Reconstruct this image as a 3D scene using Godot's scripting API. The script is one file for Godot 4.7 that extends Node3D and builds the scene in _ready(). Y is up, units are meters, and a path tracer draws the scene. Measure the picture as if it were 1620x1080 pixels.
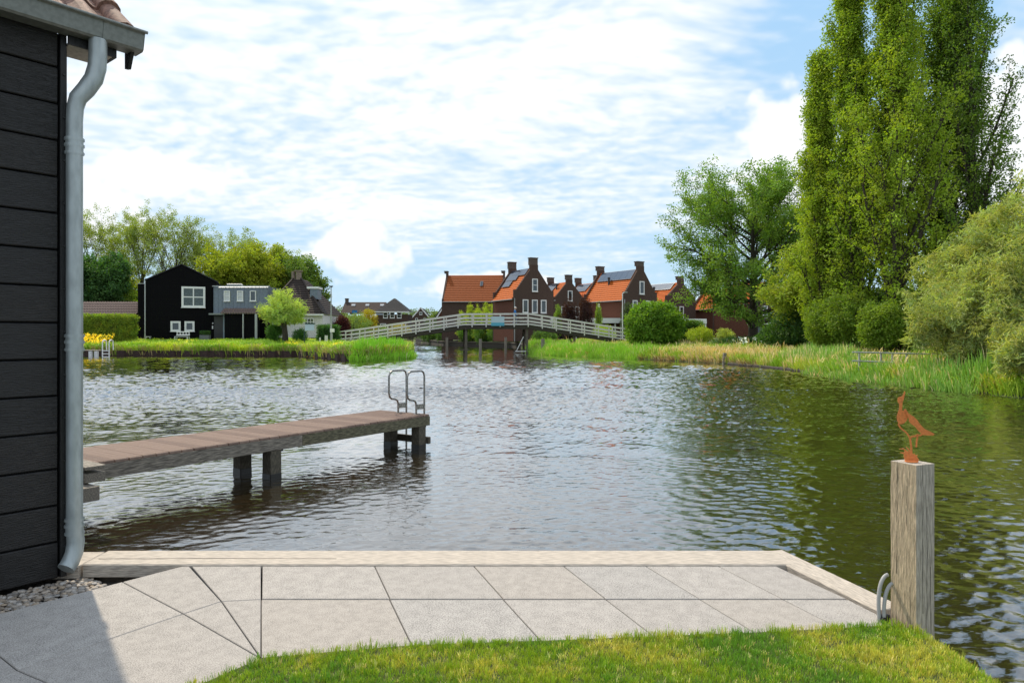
extends Node3D
# Canal-side garden: tarred shed, patio and jetty in front; black barn, white foot bridge and tiled gable houses across the water.
# Units are metres, y up, the camera stands at (0, 1.45, 0) and looks along -z. Helpers take the distance ahead of the camera (d = -z).

const WATER := -0.4
var taken := {}
var M := {}
var T := {}
var bed_noise := FastNoiseLite.new()

# ---------------------------------------------------------------- mesh collector
class MB:
	var v := PackedVector3Array()
	var n := PackedVector3Array()
	var c := PackedColorArray()
	var tint := Color(1, 1, 1)
	func tri(a: Vector3, b: Vector3, e: Vector3, out: Vector3) -> void:
		var m := (e - a).cross(b - a)
		if m.dot(out) < 0.0:
			var t := b
			b = e
			e = t
			m = -m
		if m.length_squared() < 1e-16:
			return
		m = m.normalized()
		v.append(a); v.append(b); v.append(e)
		n.append(m); n.append(m); n.append(m)
		c.append(tint); c.append(tint); c.append(tint)
	func quad(a: Vector3, b: Vector3, e: Vector3, f: Vector3, out: Vector3) -> void:
		tri(a, b, e, out)
		tri(a, e, f, out)
	func smooth(a: Vector3, b: Vector3, e: Vector3, na: Vector3, nb: Vector3, ne: Vector3) -> void:
		if (e - a).cross(b - a).dot(na + nb + ne) < 0.0:
			var t := b
			b = e
			e = t
			t = nb
			nb = ne
			ne = t
		v.append(a); v.append(b); v.append(e)
		n.append(na); n.append(nb); n.append(ne)
		c.append(tint); c.append(tint); c.append(tint)
	# box with chamfered long edges; b holds the axes
	func box(at: Vector3, size: Vector3, b := Basis(), ch := 0.0) -> void:
		var h := size * 0.5
		if ch <= 0.0:
			for ax in 3:
				for s in [-1.0, 1.0]:
					var u := Vector3.ZERO
					var w := Vector3.ZERO
					var o := Vector3.ZERO
					o[ax] = h[ax] * s
					u[(ax + 1) % 3] = h[(ax + 1) % 3]
					w[(ax + 2) % 3] = h[(ax + 2) % 3]
					quad(at + b * (o - u - w), at + b * (o + u - w), at + b * (o + u + w), at + b * (o - u + w), b * o)
			return
		var pts := PackedVector2Array([Vector2(-h.y + ch, -h.z), Vector2(h.y - ch, -h.z), Vector2(h.y, -h.z + ch), Vector2(h.y, h.z - ch), Vector2(h.y - ch, h.z), Vector2(-h.y + ch, h.z), Vector2(-h.y, h.z - ch), Vector2(-h.y, -h.z + ch)])
		var q := ch * 0.7
		for i in 8:
			var p := pts[i]
			var r := pts[(i + 1) % 8]
			var out := b * Vector3(0, p.x + r.x, p.y + r.y)
			quad(at + b * Vector3(-h.x + q, p.x, p.y), at + b * Vector3(h.x - q, p.x, p.y), at + b * Vector3(h.x - q, r.x, r.y), at + b * Vector3(-h.x + q, r.x, r.y), out)
			for s in [-1.0, 1.0]:
				var f := 1.0 - q / minf(h.y, h.z)
				var pi := at + b * Vector3(s * h.x, p.x * f, p.y * f)
				var ri := at + b * Vector3(s * h.x, r.x * f, r.y * f)
				quad(at + b * Vector3(s * (h.x - q), p.x, p.y), at + b * Vector3(s * (h.x - q), r.x, r.y), ri, pi, out + b * Vector3(s, 0, 0) * out.length())
				tri(at + b * Vector3(s * h.x, 0, 0), pi, ri, b * Vector3(s, 0, 0))
	# bar of w (sideways) by t (upward) between two points
	func bar(a: Vector3, e: Vector3, w: float, t: float, up := Vector3.UP, ch := 0.0) -> void:
		var x := (e - a).normalized()
		var z := x.cross(up).normalized()
		box((a + e) * 0.5, Vector3(a.distance_to(e), t, w), Basis(x, z.cross(x), z), ch)
	func tube(p: PackedVector3Array, r: PackedFloat32Array, k := 8, cap := true) -> void:
		var rings := []
		var norms := []
		var side := Vector3.RIGHT
		for i in p.size():
			var t := (p[mini(i + 1, p.size() - 1)] - p[maxi(i - 1, 0)]).normalized()
			if i == 0 and absf(t.dot(side)) > 0.9:
				side = Vector3.FORWARD
			side = (side - t * side.dot(t)).normalized()
			var up := t.cross(side)
			var ring := PackedVector3Array()
			var nn := PackedVector3Array()
			for j in k:
				var a := TAU * j / k
				var o := side * cos(a) + up * sin(a)
				nn.append(o)
				ring.append(p[i] + o * r[i])
			rings.append(ring)
			norms.append(nn)
		for i in p.size() - 1:
			for j in k:
				var l := (j + 1) % k
				smooth(rings[i][j], rings[i + 1][j], rings[i + 1][l], norms[i][j], norms[i + 1][j], norms[i + 1][l])
				smooth(rings[i][j], rings[i + 1][l], rings[i][l], norms[i][j], norms[i + 1][l], norms[i][l])
		if cap:
			for e in [0, p.size() - 1]:
				var out := p[e] - p[1 if e == 0 else e - 1]
				for j in k:
					tri(p[e], rings[e][j], rings[e][(j + 1) % k], out)
	# flat outline in the plane (x, y) of frame f, given thickness t along z, both caps and the rim
	func plate(o: PackedVector2Array, t: float, f: Transform3D) -> void:
		var idx := Geometry2D.triangulate_polygon(o)
		for i in range(0, idx.size(), 3):
			for s in [-0.5, 0.5]:
				tri(f * Vector3(o[idx[i]].x, o[idx[i]].y, s * t), f * Vector3(o[idx[i + 1]].x, o[idx[i + 1]].y, s * t), f * Vector3(o[idx[i + 2]].x, o[idx[i + 2]].y, s * t), f.basis.z * s)
		var cw := Geometry2D.is_polygon_clockwise(o)
		for i in o.size():
			var a := o[i]
			var b := o[(i + 1) % o.size()]
			var e := (b - a).orthogonal() * (-1.0 if cw else 1.0)
			quad(f * Vector3(a.x, a.y, -t / 2), f * Vector3(b.x, b.y, -t / 2), f * Vector3(b.x, b.y, t / 2), f * Vector3(a.x, a.y, t / 2), f.basis * Vector3(e.x, e.y, 0))
	func mesh() -> ArrayMesh:
		var m := ArrayMesh.new()
		var a := []
		a.resize(Mesh.ARRAY_MAX)
		a[Mesh.ARRAY_VERTEX] = v
		a[Mesh.ARRAY_NORMAL] = n
		a[Mesh.ARRAY_COLOR] = c
		m.add_surface_from_arrays(Mesh.PRIMITIVE_TRIANGLES, a)
		return m

# ---------------------------------------------------------------- naming and adding
func numbered(parent: Node, called: String) -> String:
	var key := str(parent.get_instance_id()) + called
	var k: int = taken.get(key, 0)
	taken[key] = k + 1
	return called if k == 0 else "%s_%03d" % [called, k]

func tag(o: Node, label: String, category: String, group := "") -> Node:
	o.set_meta("label", label)
	o.set_meta("category", category)
	if group:
		o.set_meta("group", group)
	return o

func thing(called: String, label: String, category: String, at := Vector3.ZERO, turn := 0.0, group := "") -> Node3D:
	var o := Node3D.new()
	o.name = numbered(self, called)
	add_child(o, true)
	o.position = at
	o.rotation.y = turn
	tag(o, label, category, group)
	return o

func put(called: String, mesh: Mesh, m: Material, parent: Node = self, at := Transform3D()) -> MeshInstance3D:
	var o := MeshInstance3D.new()
	o.name = numbered(parent, called)
	o.mesh = mesh
	o.material_override = m
	o.transform = at
	parent.add_child(o, true)
	return o

func structure(called: String, mesh: Mesh, m: Material) -> MeshInstance3D:
	var o := put(called, mesh, m)
	o.set_meta("kind", "structure")
	return o

func scatter(called: String, mesh: Mesh, m: Material, places: Array, tints: Array, parent: Node = self, stuff := false) -> MultiMeshInstance3D:
	var mm := MultiMesh.new()
	mm.transform_format = MultiMesh.TRANSFORM_3D
	mm.use_colors = true
	mm.mesh = mesh
	mm.instance_count = places.size()
	for i in places.size():
		mm.set_instance_transform(i, places[i])
		mm.set_instance_color(i, tints[i])
	var o := MultiMeshInstance3D.new()
	o.name = numbered(parent, called)
	o.multimesh = mm
	o.material_override = m
	parent.add_child(o, true)
	if stuff:
		o.set_meta("kind", "stuff")
	return o

func V(x: float, y: float, d: float) -> Vector3:
	return Vector3(x, y, -d)

func rng_of(seed_: int) -> RandomNumberGenerator:
	var r := RandomNumberGenerator.new()
	r.seed = seed_
	return r

func around(r: RandomNumberGenerator) -> Vector3:
	return Vector3(r.randfn(), r.randfn(), r.randfn()).normalized()

# ---------------------------------------------------------------- textures and materials
func noise(freq: float, oct := 4, seed_ := 1, kind := FastNoiseLite.TYPE_SIMPLEX_SMOOTH, gain := 0.5) -> FastNoiseLite:
	var f := FastNoiseLite.new()
	f.noise_type = kind
	f.frequency = freq
	f.seed = seed_
	f.fractal_octaves = oct
	f.fractal_gain = gain
	return f

# seamless grey picture between lo and hi
func grey(size: int, f: FastNoiseLite, lo: float, hi: float, power := 1.0) -> PackedFloat32Array:
	var im := f.get_seamless_image(size, size)
	im.convert(Image.FORMAT_L8)
	var d := im.get_data()
	var out := PackedFloat32Array()
	out.resize(d.size())
	for i in d.size():
		out[i] = lo + (hi - lo) * pow(d[i] / 255.0, power)
	return out

func picture(size: int, a: PackedFloat32Array, b := PackedFloat32Array()) -> ImageTexture:
	var by := PackedByteArray()
	by.resize(a.size())
	for i in a.size():
		by[i] = int(clampf(a[i] * (b[i] if b.size() else 1.0), 0, 1) * 255.0)
	var im := Image.create_from_data(size, size, false, Image.FORMAT_L8, by)
	im.convert(Image.FORMAT_RGB8)
	return ImageTexture.create_from_image(im)

func mat(called: String, col: Color, rough: float, tex: Texture2D = null, scale_ := Vector3.ONE, o := {}) -> StandardMaterial3D:
	var m := StandardMaterial3D.new()
	m.resource_name = called
	m.albedo_color = col.linear_to_srgb()
	m.roughness = rough
	m.metallic_specular = o.get("spec", 0.5)
	m.metallic = o.get("metal", 0.0)
	if tex:
		m.albedo_texture = tex
		m.uv1_triplanar = true
		m.uv1_world_triplanar = o.get("world", false)
		m.uv1_scale = scale_
	if o.has("bump"):
		m.heightmap_enabled = true
		m.heightmap_texture = o.bump
		m.heightmap_scale = o.get("depth", 0.2)
		m.uv1_triplanar = true
		m.uv1_world_triplanar = o.get("world", false)
		m.uv1_scale = scale_
	if o.get("tinted", false):
		m.vertex_color_use_as_albedo = true
	if o.has("backlight"):
		m.backlight_enabled = true
		m.backlight = o.backlight
	M[called] = m
	return m

func make_materials() -> void:
	T.fine = picture(512, grey(512, noise(0.09, 3, 3), 0.55, 1.15))
	T.cloudy = picture(512, grey(512, noise(0.012, 5, 5), 0.5, 1.15))
	T.grain = picture(512, grey(512, noise(0.03, 5, 7, FastNoiseLite.TYPE_SIMPLEX_SMOOTH, 0.65), 0.35, 1.2))
	T.grain_soft = picture(512, grey(512, noise(0.03, 5, 9, FastNoiseLite.TYPE_SIMPLEX_SMOOTH, 0.6), 0.65, 1.1))
	T.stone = picture(1024, grey(1024, noise(0.11, 3, 11, FastNoiseLite.TYPE_SIMPLEX_SMOOTH, 0.9), 0.52, 1.30), grey(1024, noise(0.009, 6, 12, FastNoiseLite.TYPE_SIMPLEX_SMOOTH, 0.75), 0.86, 1.08))
	T.brick = picture(512, grey(512, noise(0.12, 2, 13, FastNoiseLite.TYPE_CELLULAR), 0.5, 1.2), grey(512, noise(0.01, 4, 14), 0.75, 1.1))
	T.sawn = picture(512, grey(512, noise(0.05, 4, 15), 0.7, 1.12), grey(512, noise(0.25, 2, 16), 0.78, 1.12))
	T.mild = picture(512, grey(512, noise(0.015, 5, 17), 0.86, 1.06))
	# shed and jetty timber
	mat("tarred_board", Color(0.012, 0.0115, 0.0125), 0.5, T.grain, Vector3(0.5, 9, 9), {"bump": T.grain, "depth": 0.35, "spec": 0.5})
	mat("tarred_board_worn", Color(0.017, 0.0165, 0.0175), 0.55, T.grain, Vector3(0.4, 7, 7), {"bump": T.grain, "depth": 0.5})
	mat("tarred_board_brown", Color(0.0145, 0.0125, 0.012), 0.5, T.grain, Vector3(0.6, 8, 8), {"bump": T.grain, "depth": 0.4})
	mat("tarred_trim", Color(0.011, 0.0105, 0.011), 0.55, T.grain, Vector3(7, 0.8, 7), {"bump": T.grain, "depth": 0.2})
	mat("shed_gap", Color(0.003, 0.003, 0.003), 0.9)
	mat("zinc", Color(0.40, 0.445, 0.45), 0.42, T.mild, Vector3(2.2, 0.7, 2.2), {"metal": 0.45})
	mat("zinc_old", Color(0.25, 0.265, 0.25), 0.5, T.mild, Vector3(3, 3, 3), {"metal": 0.45})
	mat("soffit", Color(0.56, 0.53, 0.48), 0.7, T.mild, Vector3(3, 3, 3))
	mat("clay_tile", Color(0.34, 0.19, 0.14), 0.75, T.cloudy, Vector3(4, 4, 4), {"bump": T.fine, "depth": 0.15})
	mat("slab", Color(0.44, 0.41, 0.38), 0.8, T.stone, Vector3(1.1, 1.1, 1.1), {"world": true, "bump": T.stone, "depth": 0.12})
	mat("slab_pale", Color(0.455, 0.425, 0.395), 0.8, T.stone, Vector3(0.93, 0.93, 0.93), {"world": true, "bump": T.stone, "depth": 0.12})
	mat("slab_warm", Color(0.445, 0.408, 0.37), 0.8, T.stone, Vector3(1.23, 1.23, 1.23), {"world": true, "bump": T.stone, "depth": 0.12})
	mat("slab_cool", Color(0.43, 0.408, 0.385), 0.8, T.stone, Vector3(0.83, 0.83, 0.83), {"world": true, "bump": T.stone, "depth": 0.12})
	mat("bedding", Color(0.07, 0.06, 0.05), 0.95, T.fine, Vector3(3, 3, 3), {"world": true})
	mat("concrete", Color(0.17, 0.14, 0.11), 0.9, T.cloudy, Vector3(2, 2, 2), {"bump": T.fine, "depth": 0.4})
	mat("coping", Color(0.58, 0.51, 0.43), 0.75, T.grain_soft, Vector3(0.6, 7, 7), {"bump": T.grain, "depth": 0.2})
	mat("gravel", Color(1, 0.98, 0.95), 0.75, T.fine, Vector3(9, 9, 9), {"tinted": true})
	mat("deck_plank", Color(0.385, 0.265, 0.205), 0.7, T.grain_soft, Vector3(0.8, 9, 9), {"bump": T.grain, "depth": 0.2})
	mat("deck_plank_dark", Color(0.30, 0.20, 0.155), 0.7, T.grain_soft, Vector3(0.8, 9, 9), {"bump": T.grain, "depth": 0.2})
	mat("grey_timber", Color(0.37, 0.325, 0.265), 0.8, T.grain, Vector3(0.35, 5, 5), {"bump": T.grain, "depth": 0.25})
	mat("mossy_timber", Color(0.225, 0.205, 0.125), 0.85, T.grain, Vector3(0.5, 4, 4), {"bump": T.grain, "depth": 0.25})
	mat("pile_timber", Color(0.17, 0.148, 0.105), 0.85, T.grain, Vector3(6, 0.8, 6), {"bump": T.grain, "depth": 0.4})
	mat("wet_timber", Color(0.02, 0.017, 0.012), 0.4, T.grain, Vector3(6, 0.8, 6))
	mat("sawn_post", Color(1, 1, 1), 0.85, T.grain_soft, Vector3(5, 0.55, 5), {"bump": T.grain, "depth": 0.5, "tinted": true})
	mat("steel_rail", Color(0.42, 0.40, 0.37), 0.32, T.cloudy, Vector3(5, 5, 5), {"metal": 0.85})
	mat("corten", Color(0.76, 0.24, 0.065), 0.85, T.mild, Vector3(9, 9, 9))
	mat("hose", Color(0.33, 0.33, 0.335), 0.5)
	mat("black_rubber", Color(0.012, 0.012, 0.012), 0.6)
	# far shore
	mat("sheet_pile", Color(0.062, 0.032, 0.024), 0.85, T.cloudy, Vector3(0.7, 0.7, 0.7), {"world": true, "bump": T.fine, "depth": 1.0})
	mat("black_wood", Color(0.009, 0.0085, 0.01), 0.9, T.grain, Vector3(3, 0.2, 3), {"spec": 0.25})
	mat("black_roof", Color(0.022, 0.022, 0.023), 0.7, T.cloudy, Vector3(1, 1, 1))
	mat("white_paint", Color(0.86, 0.85, 0.82), 0.45, T.mild, Vector3(1.5, 1.5, 1.5))
	mat("bridge_white", Color(0.86, 0.83, 0.77), 0.6, T.grain_soft, Vector3(0.8, 2, 2))
	mat("bridge_timber", Color(0.085, 0.07, 0.05), 0.85, T.grain, Vector3(0.6, 3, 3))
	mat("bridge_pile", Color(0.21, 0.18, 0.135), 0.85, T.grain, Vector3(3, 0.4, 3))
	mat("weathered_pile", Color(0.36, 0.32, 0.265), 0.85, T.grain, Vector3(3, 0.4, 3))
	mat("plaster", Color(0.72, 0.70, 0.67), 0.85, T.mild, Vector3(0.7, 0.7, 0.7))
	mat("farm_tile", Color(0.088, 0.068, 0.06), 0.7, T.brick, Vector3(1.2, 1.2, 1.2), {"spec": 0.22})
	mat("pink_tile", Color(0.36, 0.27, 0.235), 0.75, T.brick, Vector3(1.5, 1.5, 1.5), {"spec": 0.22})
	mat("zinc_sheet", Color(0.19, 0.225, 0.265), 0.5, T.mild, Vector3(0.6, 0.6, 0.6), {"metal": 0.35})
	mat("blue_grey_paint", Color(0.22, 0.28, 0.31), 0.5)
	mat("brick_dark", Color(0.16, 0.105, 0.084), 0.85, T.brick, Vector3(0.9, 1.8, 0.9), {"spec": 0.22})
	mat("brick_red", Color(0.23, 0.10, 0.068), 0.85, T.brick, Vector3(0.9, 1.8, 0.9), {"spec": 0.22})
	mat("brick_yellow", Color(0.40, 0.31, 0.23), 0.85, T.brick, Vector3(1.5, 2, 1.5))
	mat("brick_cap", Color(0.21, 0.165, 0.14), 0.85, T.brick, Vector3(1.5, 2, 1.5), {"spec": 0.22})
	mat("orange_tile", Color(0.85, 0.20, 0.03), 0.65, T.brick, Vector3(1.3, 1.3, 1.3), {"spec": 0.22})
	mat("red_tile", Color(0.47, 0.13, 0.04), 0.7, T.brick, Vector3(1.3, 1.3, 1.3), {"spec": 0.22})
	mat("brown_tile", Color(0.125, 0.094, 0.082), 0.75, T.brick, Vector3(1, 1, 1), {"spec": 0.22})
	mat("slate_tile", Color(0.072, 0.075, 0.083), 0.65, T.brick, Vector3(1, 1, 1), {"spec": 0.22})
	mat("solar", Color(0.03, 0.035, 0.05), 0.12, null, Vector3.ONE, {"spec": 0.8})
	mat("solar_frame", Color(0.15, 0.155, 0.165), 0.4, null, Vector3.ONE, {"metal": 0.6})
	mat("pane", Color(0.02, 0.026, 0.028), 0.06, null, Vector3.ONE, {"spec": 0.8})
	mat("pane_blind", Color(0.55, 0.56, 0.57), 0.25)
	mat("pane_curtain", Color(0.12, 0.15, 0.15), 0.12, T.cloudy, Vector3(2, 1, 2))
	mat("lamp_grey", Color(0.38, 0.39, 0.38), 0.5, null, Vector3.ONE, {"metal": 0.3})
	mat("dark_metal", Color(0.03, 0.03, 0.03), 0.5)
	mat("sign_green", Color(0.01, 0.04, 0.025), 0.5)
	mat("sign_face", Color(0.42, 0.53, 0.56), 0.35, T.mild, Vector3(3, 3, 3))
	mat("sign_blue", Color(0.02, 0.17, 0.45), 0.4)
	mat("banner_top", Color(0.52, 0.66, 0.72), 0.5, T.mild, Vector3(2, 2, 2))
	mat("banner_bottom", Color(0.10, 0.42, 0.56), 0.5, T.mild, Vector3(2, 2, 2))
	mat("planter", Color(0.13, 0.135, 0.14), 0.7)
	# living things
	mat("bark", Color(0.11, 0.088, 0.064), 0.9, T.grain, Vector3(2.5, 0.5, 2.5), {"bump": T.grain, "depth": 3.0})
	mat("leaf", Color(1, 1, 1), 0.55, null, Vector3.ONE, {"tinted": true, "backlight": Color(0.9, 0.95, 0.45), "spec": 0.35})
	mat("blade", Color(1, 1, 1), 0.5, null, Vector3.ONE, {"tinted": true, "backlight": Color(0.5, 0.55, 0.25), "spec": 0.35})
	mat("flower", Color(1, 1, 1), 0.6, null, Vector3.ONE, {"tinted": true})
	mat("meadow", Color(0.10, 0.14, 0.03), 0.95, T.cloudy, Vector3(0.3, 0.3, 0.3), {"world": true})
	mat("turf", Color(0.075, 0.095, 0.02), 0.95, T.fine, Vector3(2, 2, 2), {"world": true})
	mat("clothed", Color(1, 1, 1), 0.85, null, Vector3.ONE, {"tinted": true})

# ---------------------------------------------------------------- sky
const SKY_W := 3072
var sky_rows := []
var n_cover: FastNoiseLite
var n_ripple: FastNoiseLite
var n_puff: FastNoiseLite
var n_wisp: FastNoiseLite

func sky_row(j: int) -> void:
	var row := PackedFloat32Array()
	row.resize(SKY_W * 3)
	var el := (0.5 - (j + 0.5) / (SKY_W / 2.0)) * PI
	var y := sin(el)
	var deg := rad_to_deg(el)
	# clear air: pale at the horizon, deeper blue overhead
	var t := pow(clampf(y, 0, 1), 0.55)
	var base := Vector3(0.45, 0.585, 0.655).lerp(Vector3(0.175, 0.37, 0.64), clampf(t * 1.02, 0, 1))
	for i in SKY_W:
		var az := wrapf((i + 0.5) / SKY_W * TAU, -PI, PI)
		var col := base
		if y > 0.0:
			var r := cos(el) / (y + 0.10)
			var px := sin(az) * r
			var pz := cos(az) * r
			var warp := n_wisp.get_noise_2d(px * 22.0, pz * 22.0)
			var big := n_cover.get_noise_2d(px * 30.0 + 40.0, pz * 30.0 + 18.0)
			var rip := n_ripple.get_noise_2d(px * 120.0 + warp * 34.0 + pz * 40.0, pz * 240.0 + warp * 50.0 + px * 40.0)
			var fine := n_puff.get_noise_2d(px * 420.0 + warp * 60.0, pz * 620.0 + warp * 60.0)
			var azd := rad_to_deg(az)
			# altocumulus sheet: thick between 9 and 25 degrees, thinning to haze lower down, an open stretch to the right
			var cover := 0.43 + big * 0.60
			cover -= 0.62 * (1.0 - smoothstep(4.5, 11.0, deg))
			var gap := exp(-pow((azd - 26.0) / 9.5, 2) - pow((deg - 22.5) / 8.0, 2))
			cover -= 1.15 * gap
			var q := cover + rip * 0.36 + fine * 0.34
			var a := smoothstep(-0.35, 0.95, q) * 0.98
			var shade := 0.95 + 0.05 * smoothstep(0.2, 1.0, q)
			# heaped clouds low down
			var heap := 0.0
			for b in [[-27.0, 11.6, 6.5, 1.9], [-12.5, 7.0, 4.0, 2.6], [21.8, 14.0, 4.2, 5.0], [37.0, 13.0, 9.0, 6.0], [-34.0, 9.0, 8.0, 3.0], [-2.0, 4.0, 6.0, 1.2], [70.0, 9.0, 14.0, 5.0], [-80.0, 10.0, 15.0, 5.0], [150.0, 11.0, 16.0, 5.0], [-150.0, 9.0, 13.0, 5.0]]:
				var ex: float = (azd - b[0]) / b[2]
				if absf(ex) < 2.2:
					var ey: float = (deg - b[1]) / b[3]
					heap = maxf(heap, exp(-(ex * ex + ey * ey)))
			if heap > 0.03:
				var pn := n_puff.get_noise_3d(azd * 16.0, deg * 22.0, 5.0) * 0.5 + n_cover.get_noise_2d(azd * 14.0, deg * 18.0) * 0.9
				a = maxf(a, smoothstep(0.28, 0.66, heap + pn * 0.42) * 0.93)
			col = base.lerp(Vector3(0.745, 0.755, 0.765) * shade, a)
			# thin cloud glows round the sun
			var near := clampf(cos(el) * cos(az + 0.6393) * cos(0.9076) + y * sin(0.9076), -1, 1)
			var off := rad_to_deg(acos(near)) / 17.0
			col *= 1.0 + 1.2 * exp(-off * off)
		else:
			col = Vector3(0.20, 0.22, 0.20)
		row[i * 3] = col.x
		row[i * 3 + 1] = col.y
		row[i * 3 + 2] = col.z
	sky_rows[j] = row

func make_sky() -> ImageTexture:
	n_cover = noise(0.02, 4, 21)
	n_ripple = noise(0.02, 4, 22, FastNoiseLite.TYPE_SIMPLEX_SMOOTH, 0.55)
	n_puff = noise(0.02, 3, 23)
	n_wisp = noise(0.03, 2, 24)
	var h := SKY_W / 2
	sky_rows.resize(h)
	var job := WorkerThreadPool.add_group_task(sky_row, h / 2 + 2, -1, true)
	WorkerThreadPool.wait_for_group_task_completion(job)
	var all := PackedFloat32Array()
	for j in h:
		all.append_array(sky_rows[mini(j, h / 2 + 1)])
	sky_rows.clear()
	return ImageTexture.create_from_image(Image.create_from_data(SKY_W, h, false, Image.FORMAT_RGBF, all.to_byte_array()))

# ---------------------------------------------------------------- scene
func _ready() -> void:
	var cam := Camera3D.new()
	cam.name = "camera"
	cam.position = Vector3(0, 1.45, 0)
	cam.near = 0.1
	cam.far = 4000.0
	cam.set_frustum(0.1 * 1080.0 / 1100.0, Vector2(0, -0.1 * 10.0 / 1100.0), 0.1, 4000.0)
	add_child(cam)
	cam.current = true
	var env := Environment.new()
	env.background_mode = Environment.BG_SKY
	env.sky = Sky.new()
	var pan := PanoramaSkyMaterial.new()
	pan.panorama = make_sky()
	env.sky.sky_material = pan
	env.background_energy_multiplier = 1.0
	env.tonemap_mode = Environment.TONE_MAPPER_LINEAR
	env.tonemap_exposure = 1.52
	env.sdfgi_enabled = true
	env.ssao_enabled = true
	env.ssil_enabled = true
	var we := WorldEnvironment.new()
	we.name = "world_environment"
	we.environment = env
	add_child(we)
	var sun := DirectionalLight3D.new()
	sun.name = "sun"
	sun.light_energy = 0.88
	sun.light_color = Color(1.0, 0.94, 0.84)
	sun.light_angular_distance = 0.9
	sun.shadow_enabled = true
	var el := deg_to_rad(52.0)
	var to_sun := Vector3(-0.595 * cos(el), sin(el), -0.80 * cos(el))
	add_child(sun)
	sun.look_at_from_position(to_sun * 100.0, Vector3.ZERO)
	make_materials()
	make_sprays()
	build_ground()
	build_foreground()
	build_jetty()
	build_left_shore()
	build_bridge()
	build_far_houses()
	build_vegetation()
	build_grass()

# ---------------------------------------------------------------- ground and water
# shore lines as (x, distance); land lies inside each ring
var LEFT := PackedVector2Array([Vector2(-420, 66), Vector2(-46, 62), Vector2(-18.4, 60), Vector2(-10.8, 48.5), Vector2(-8.4, 54.5), Vector2(-9.3, 64), Vector2(-12, 81), Vector2(-17.5, 115), Vector2(-30, 185), Vector2(-62, 235), Vector2(-420, 250)])
var RIGHT := PackedVector2Array([Vector2(15.2, 18), Vector2(14.6, 23.7), Vector2(14.7, 25.4), Vector2(14.3, 30.4), Vector2(14.4, 32.8), Vector2(14.6, 38), Vector2(13.5, 44.2), Vector2(8.5, 55), Vector2(3.5, 63.6), Vector2(2.4, 70), Vector2(1.9, 78), Vector2(1.0, 98), Vector2(0.0, 104), Vector2(-8.2, 118), Vector2(-12.5, 128), Vector2(-26, 188), Vector2(-50, 250), Vector2(-420, 270), Vector2(-2500, 800), Vector2(-2500, 3000), Vector2(2500, 3000), Vector2(2500, -40), Vector2(24, -40), Vector2(18, 5)])

func inside_by(ring: PackedVector2Array, p: Vector2) -> float:
	var best := 1e9
	for i in ring.size():
		best = minf(best, p.distance_to(Geometry2D.get_closest_point_to_segment(p, ring[i], ring[(i + 1) % ring.size()])))
	return best if Geometry2D.is_point_in_polygon(p, ring) else -best

func ground_y(x: float, d: float) -> float:
	var p := Vector2(x, d)
	var l := inside_by(LEFT, p)
	var r := inside_by(RIGHT, p)
	var y := -2.4
	if l > -2.0:
		y = maxf(y, WATER + clampf(l * 3.0, -2.0, 0.46) + clampf((l - 0.3) * 0.082, 0, 0.95) + 0.05 * bed_noise.get_noise_2d(x * 3, d * 3) * clampf(l, 0, 1))
	if r > -4.0:
		var quay := smoothstep(72.0, 80.0, d)
		y = maxf(y, WATER + clampf(r * lerpf(0.4, 3.0, quay), -2.0, lerpf(0.22, 0.6, quay)) + clampf((r - 0.5) * 0.07, 0, 0.85) + 0.12 * bed_noise.get_noise_2d(x * 3, d * 3) * clampf(r, 0, 1))
	return y

func lines(stops: Array) -> PackedFloat32Array:
	var out := PackedFloat32Array()
	var at: float = stops[0]
	for i in range(1, stops.size(), 2):
		while at < stops[i] - 1e-4:
			out.append(at)
			at += stops[i + 1]
		at = stops[i]
	out.append(at)
	return out

func sheet(xs: PackedFloat32Array, ds: PackedFloat32Array, height: Callable) -> ArrayMesh:
	var v := PackedVector3Array()
	var n := PackedVector3Array()
	var idx := PackedInt32Array()
	var w := xs.size()
	v.resize(w * ds.size())
	n.resize(v.size())
	for j in ds.size():
		for i in w:
			v[j * w + i] = V(xs[i], height.call(xs[i], ds[j]), ds[j])
	for j in ds.size():
		for i in w:
			var a := v[j * w + maxi(i - 1, 0)]
			var b := v[j * w + mini(i + 1, w - 1)]
			var c := v[maxi(j - 1, 0) * w + i]
			var d := v[mini(j + 1, ds.size() - 1) * w + i]
			n[j * w + i] = Vector3(-(b.y - a.y) / (b.x - a.x), 1.0, (d.y - c.y) / (c.z - d.z) * 1.0).normalized()
	for j in ds.size() - 1:
		for i in w - 1:
			var q := j * w + i
			for k in [q, q + w, q + w + 1, q, q + w + 1, q + 1]:
				idx.append(k)
	var m := ArrayMesh.new()
	var arr := []
	arr.resize(Mesh.ARRAY_MAX)
	arr[Mesh.ARRAY_VERTEX] = v
	arr[Mesh.ARRAY_NORMAL] = n
	arr[Mesh.ARRAY_INDEX] = idx
	m.add_surface_from_arrays(Mesh.PRIMITIVE_TRIANGLES, arr)
	return m

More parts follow.
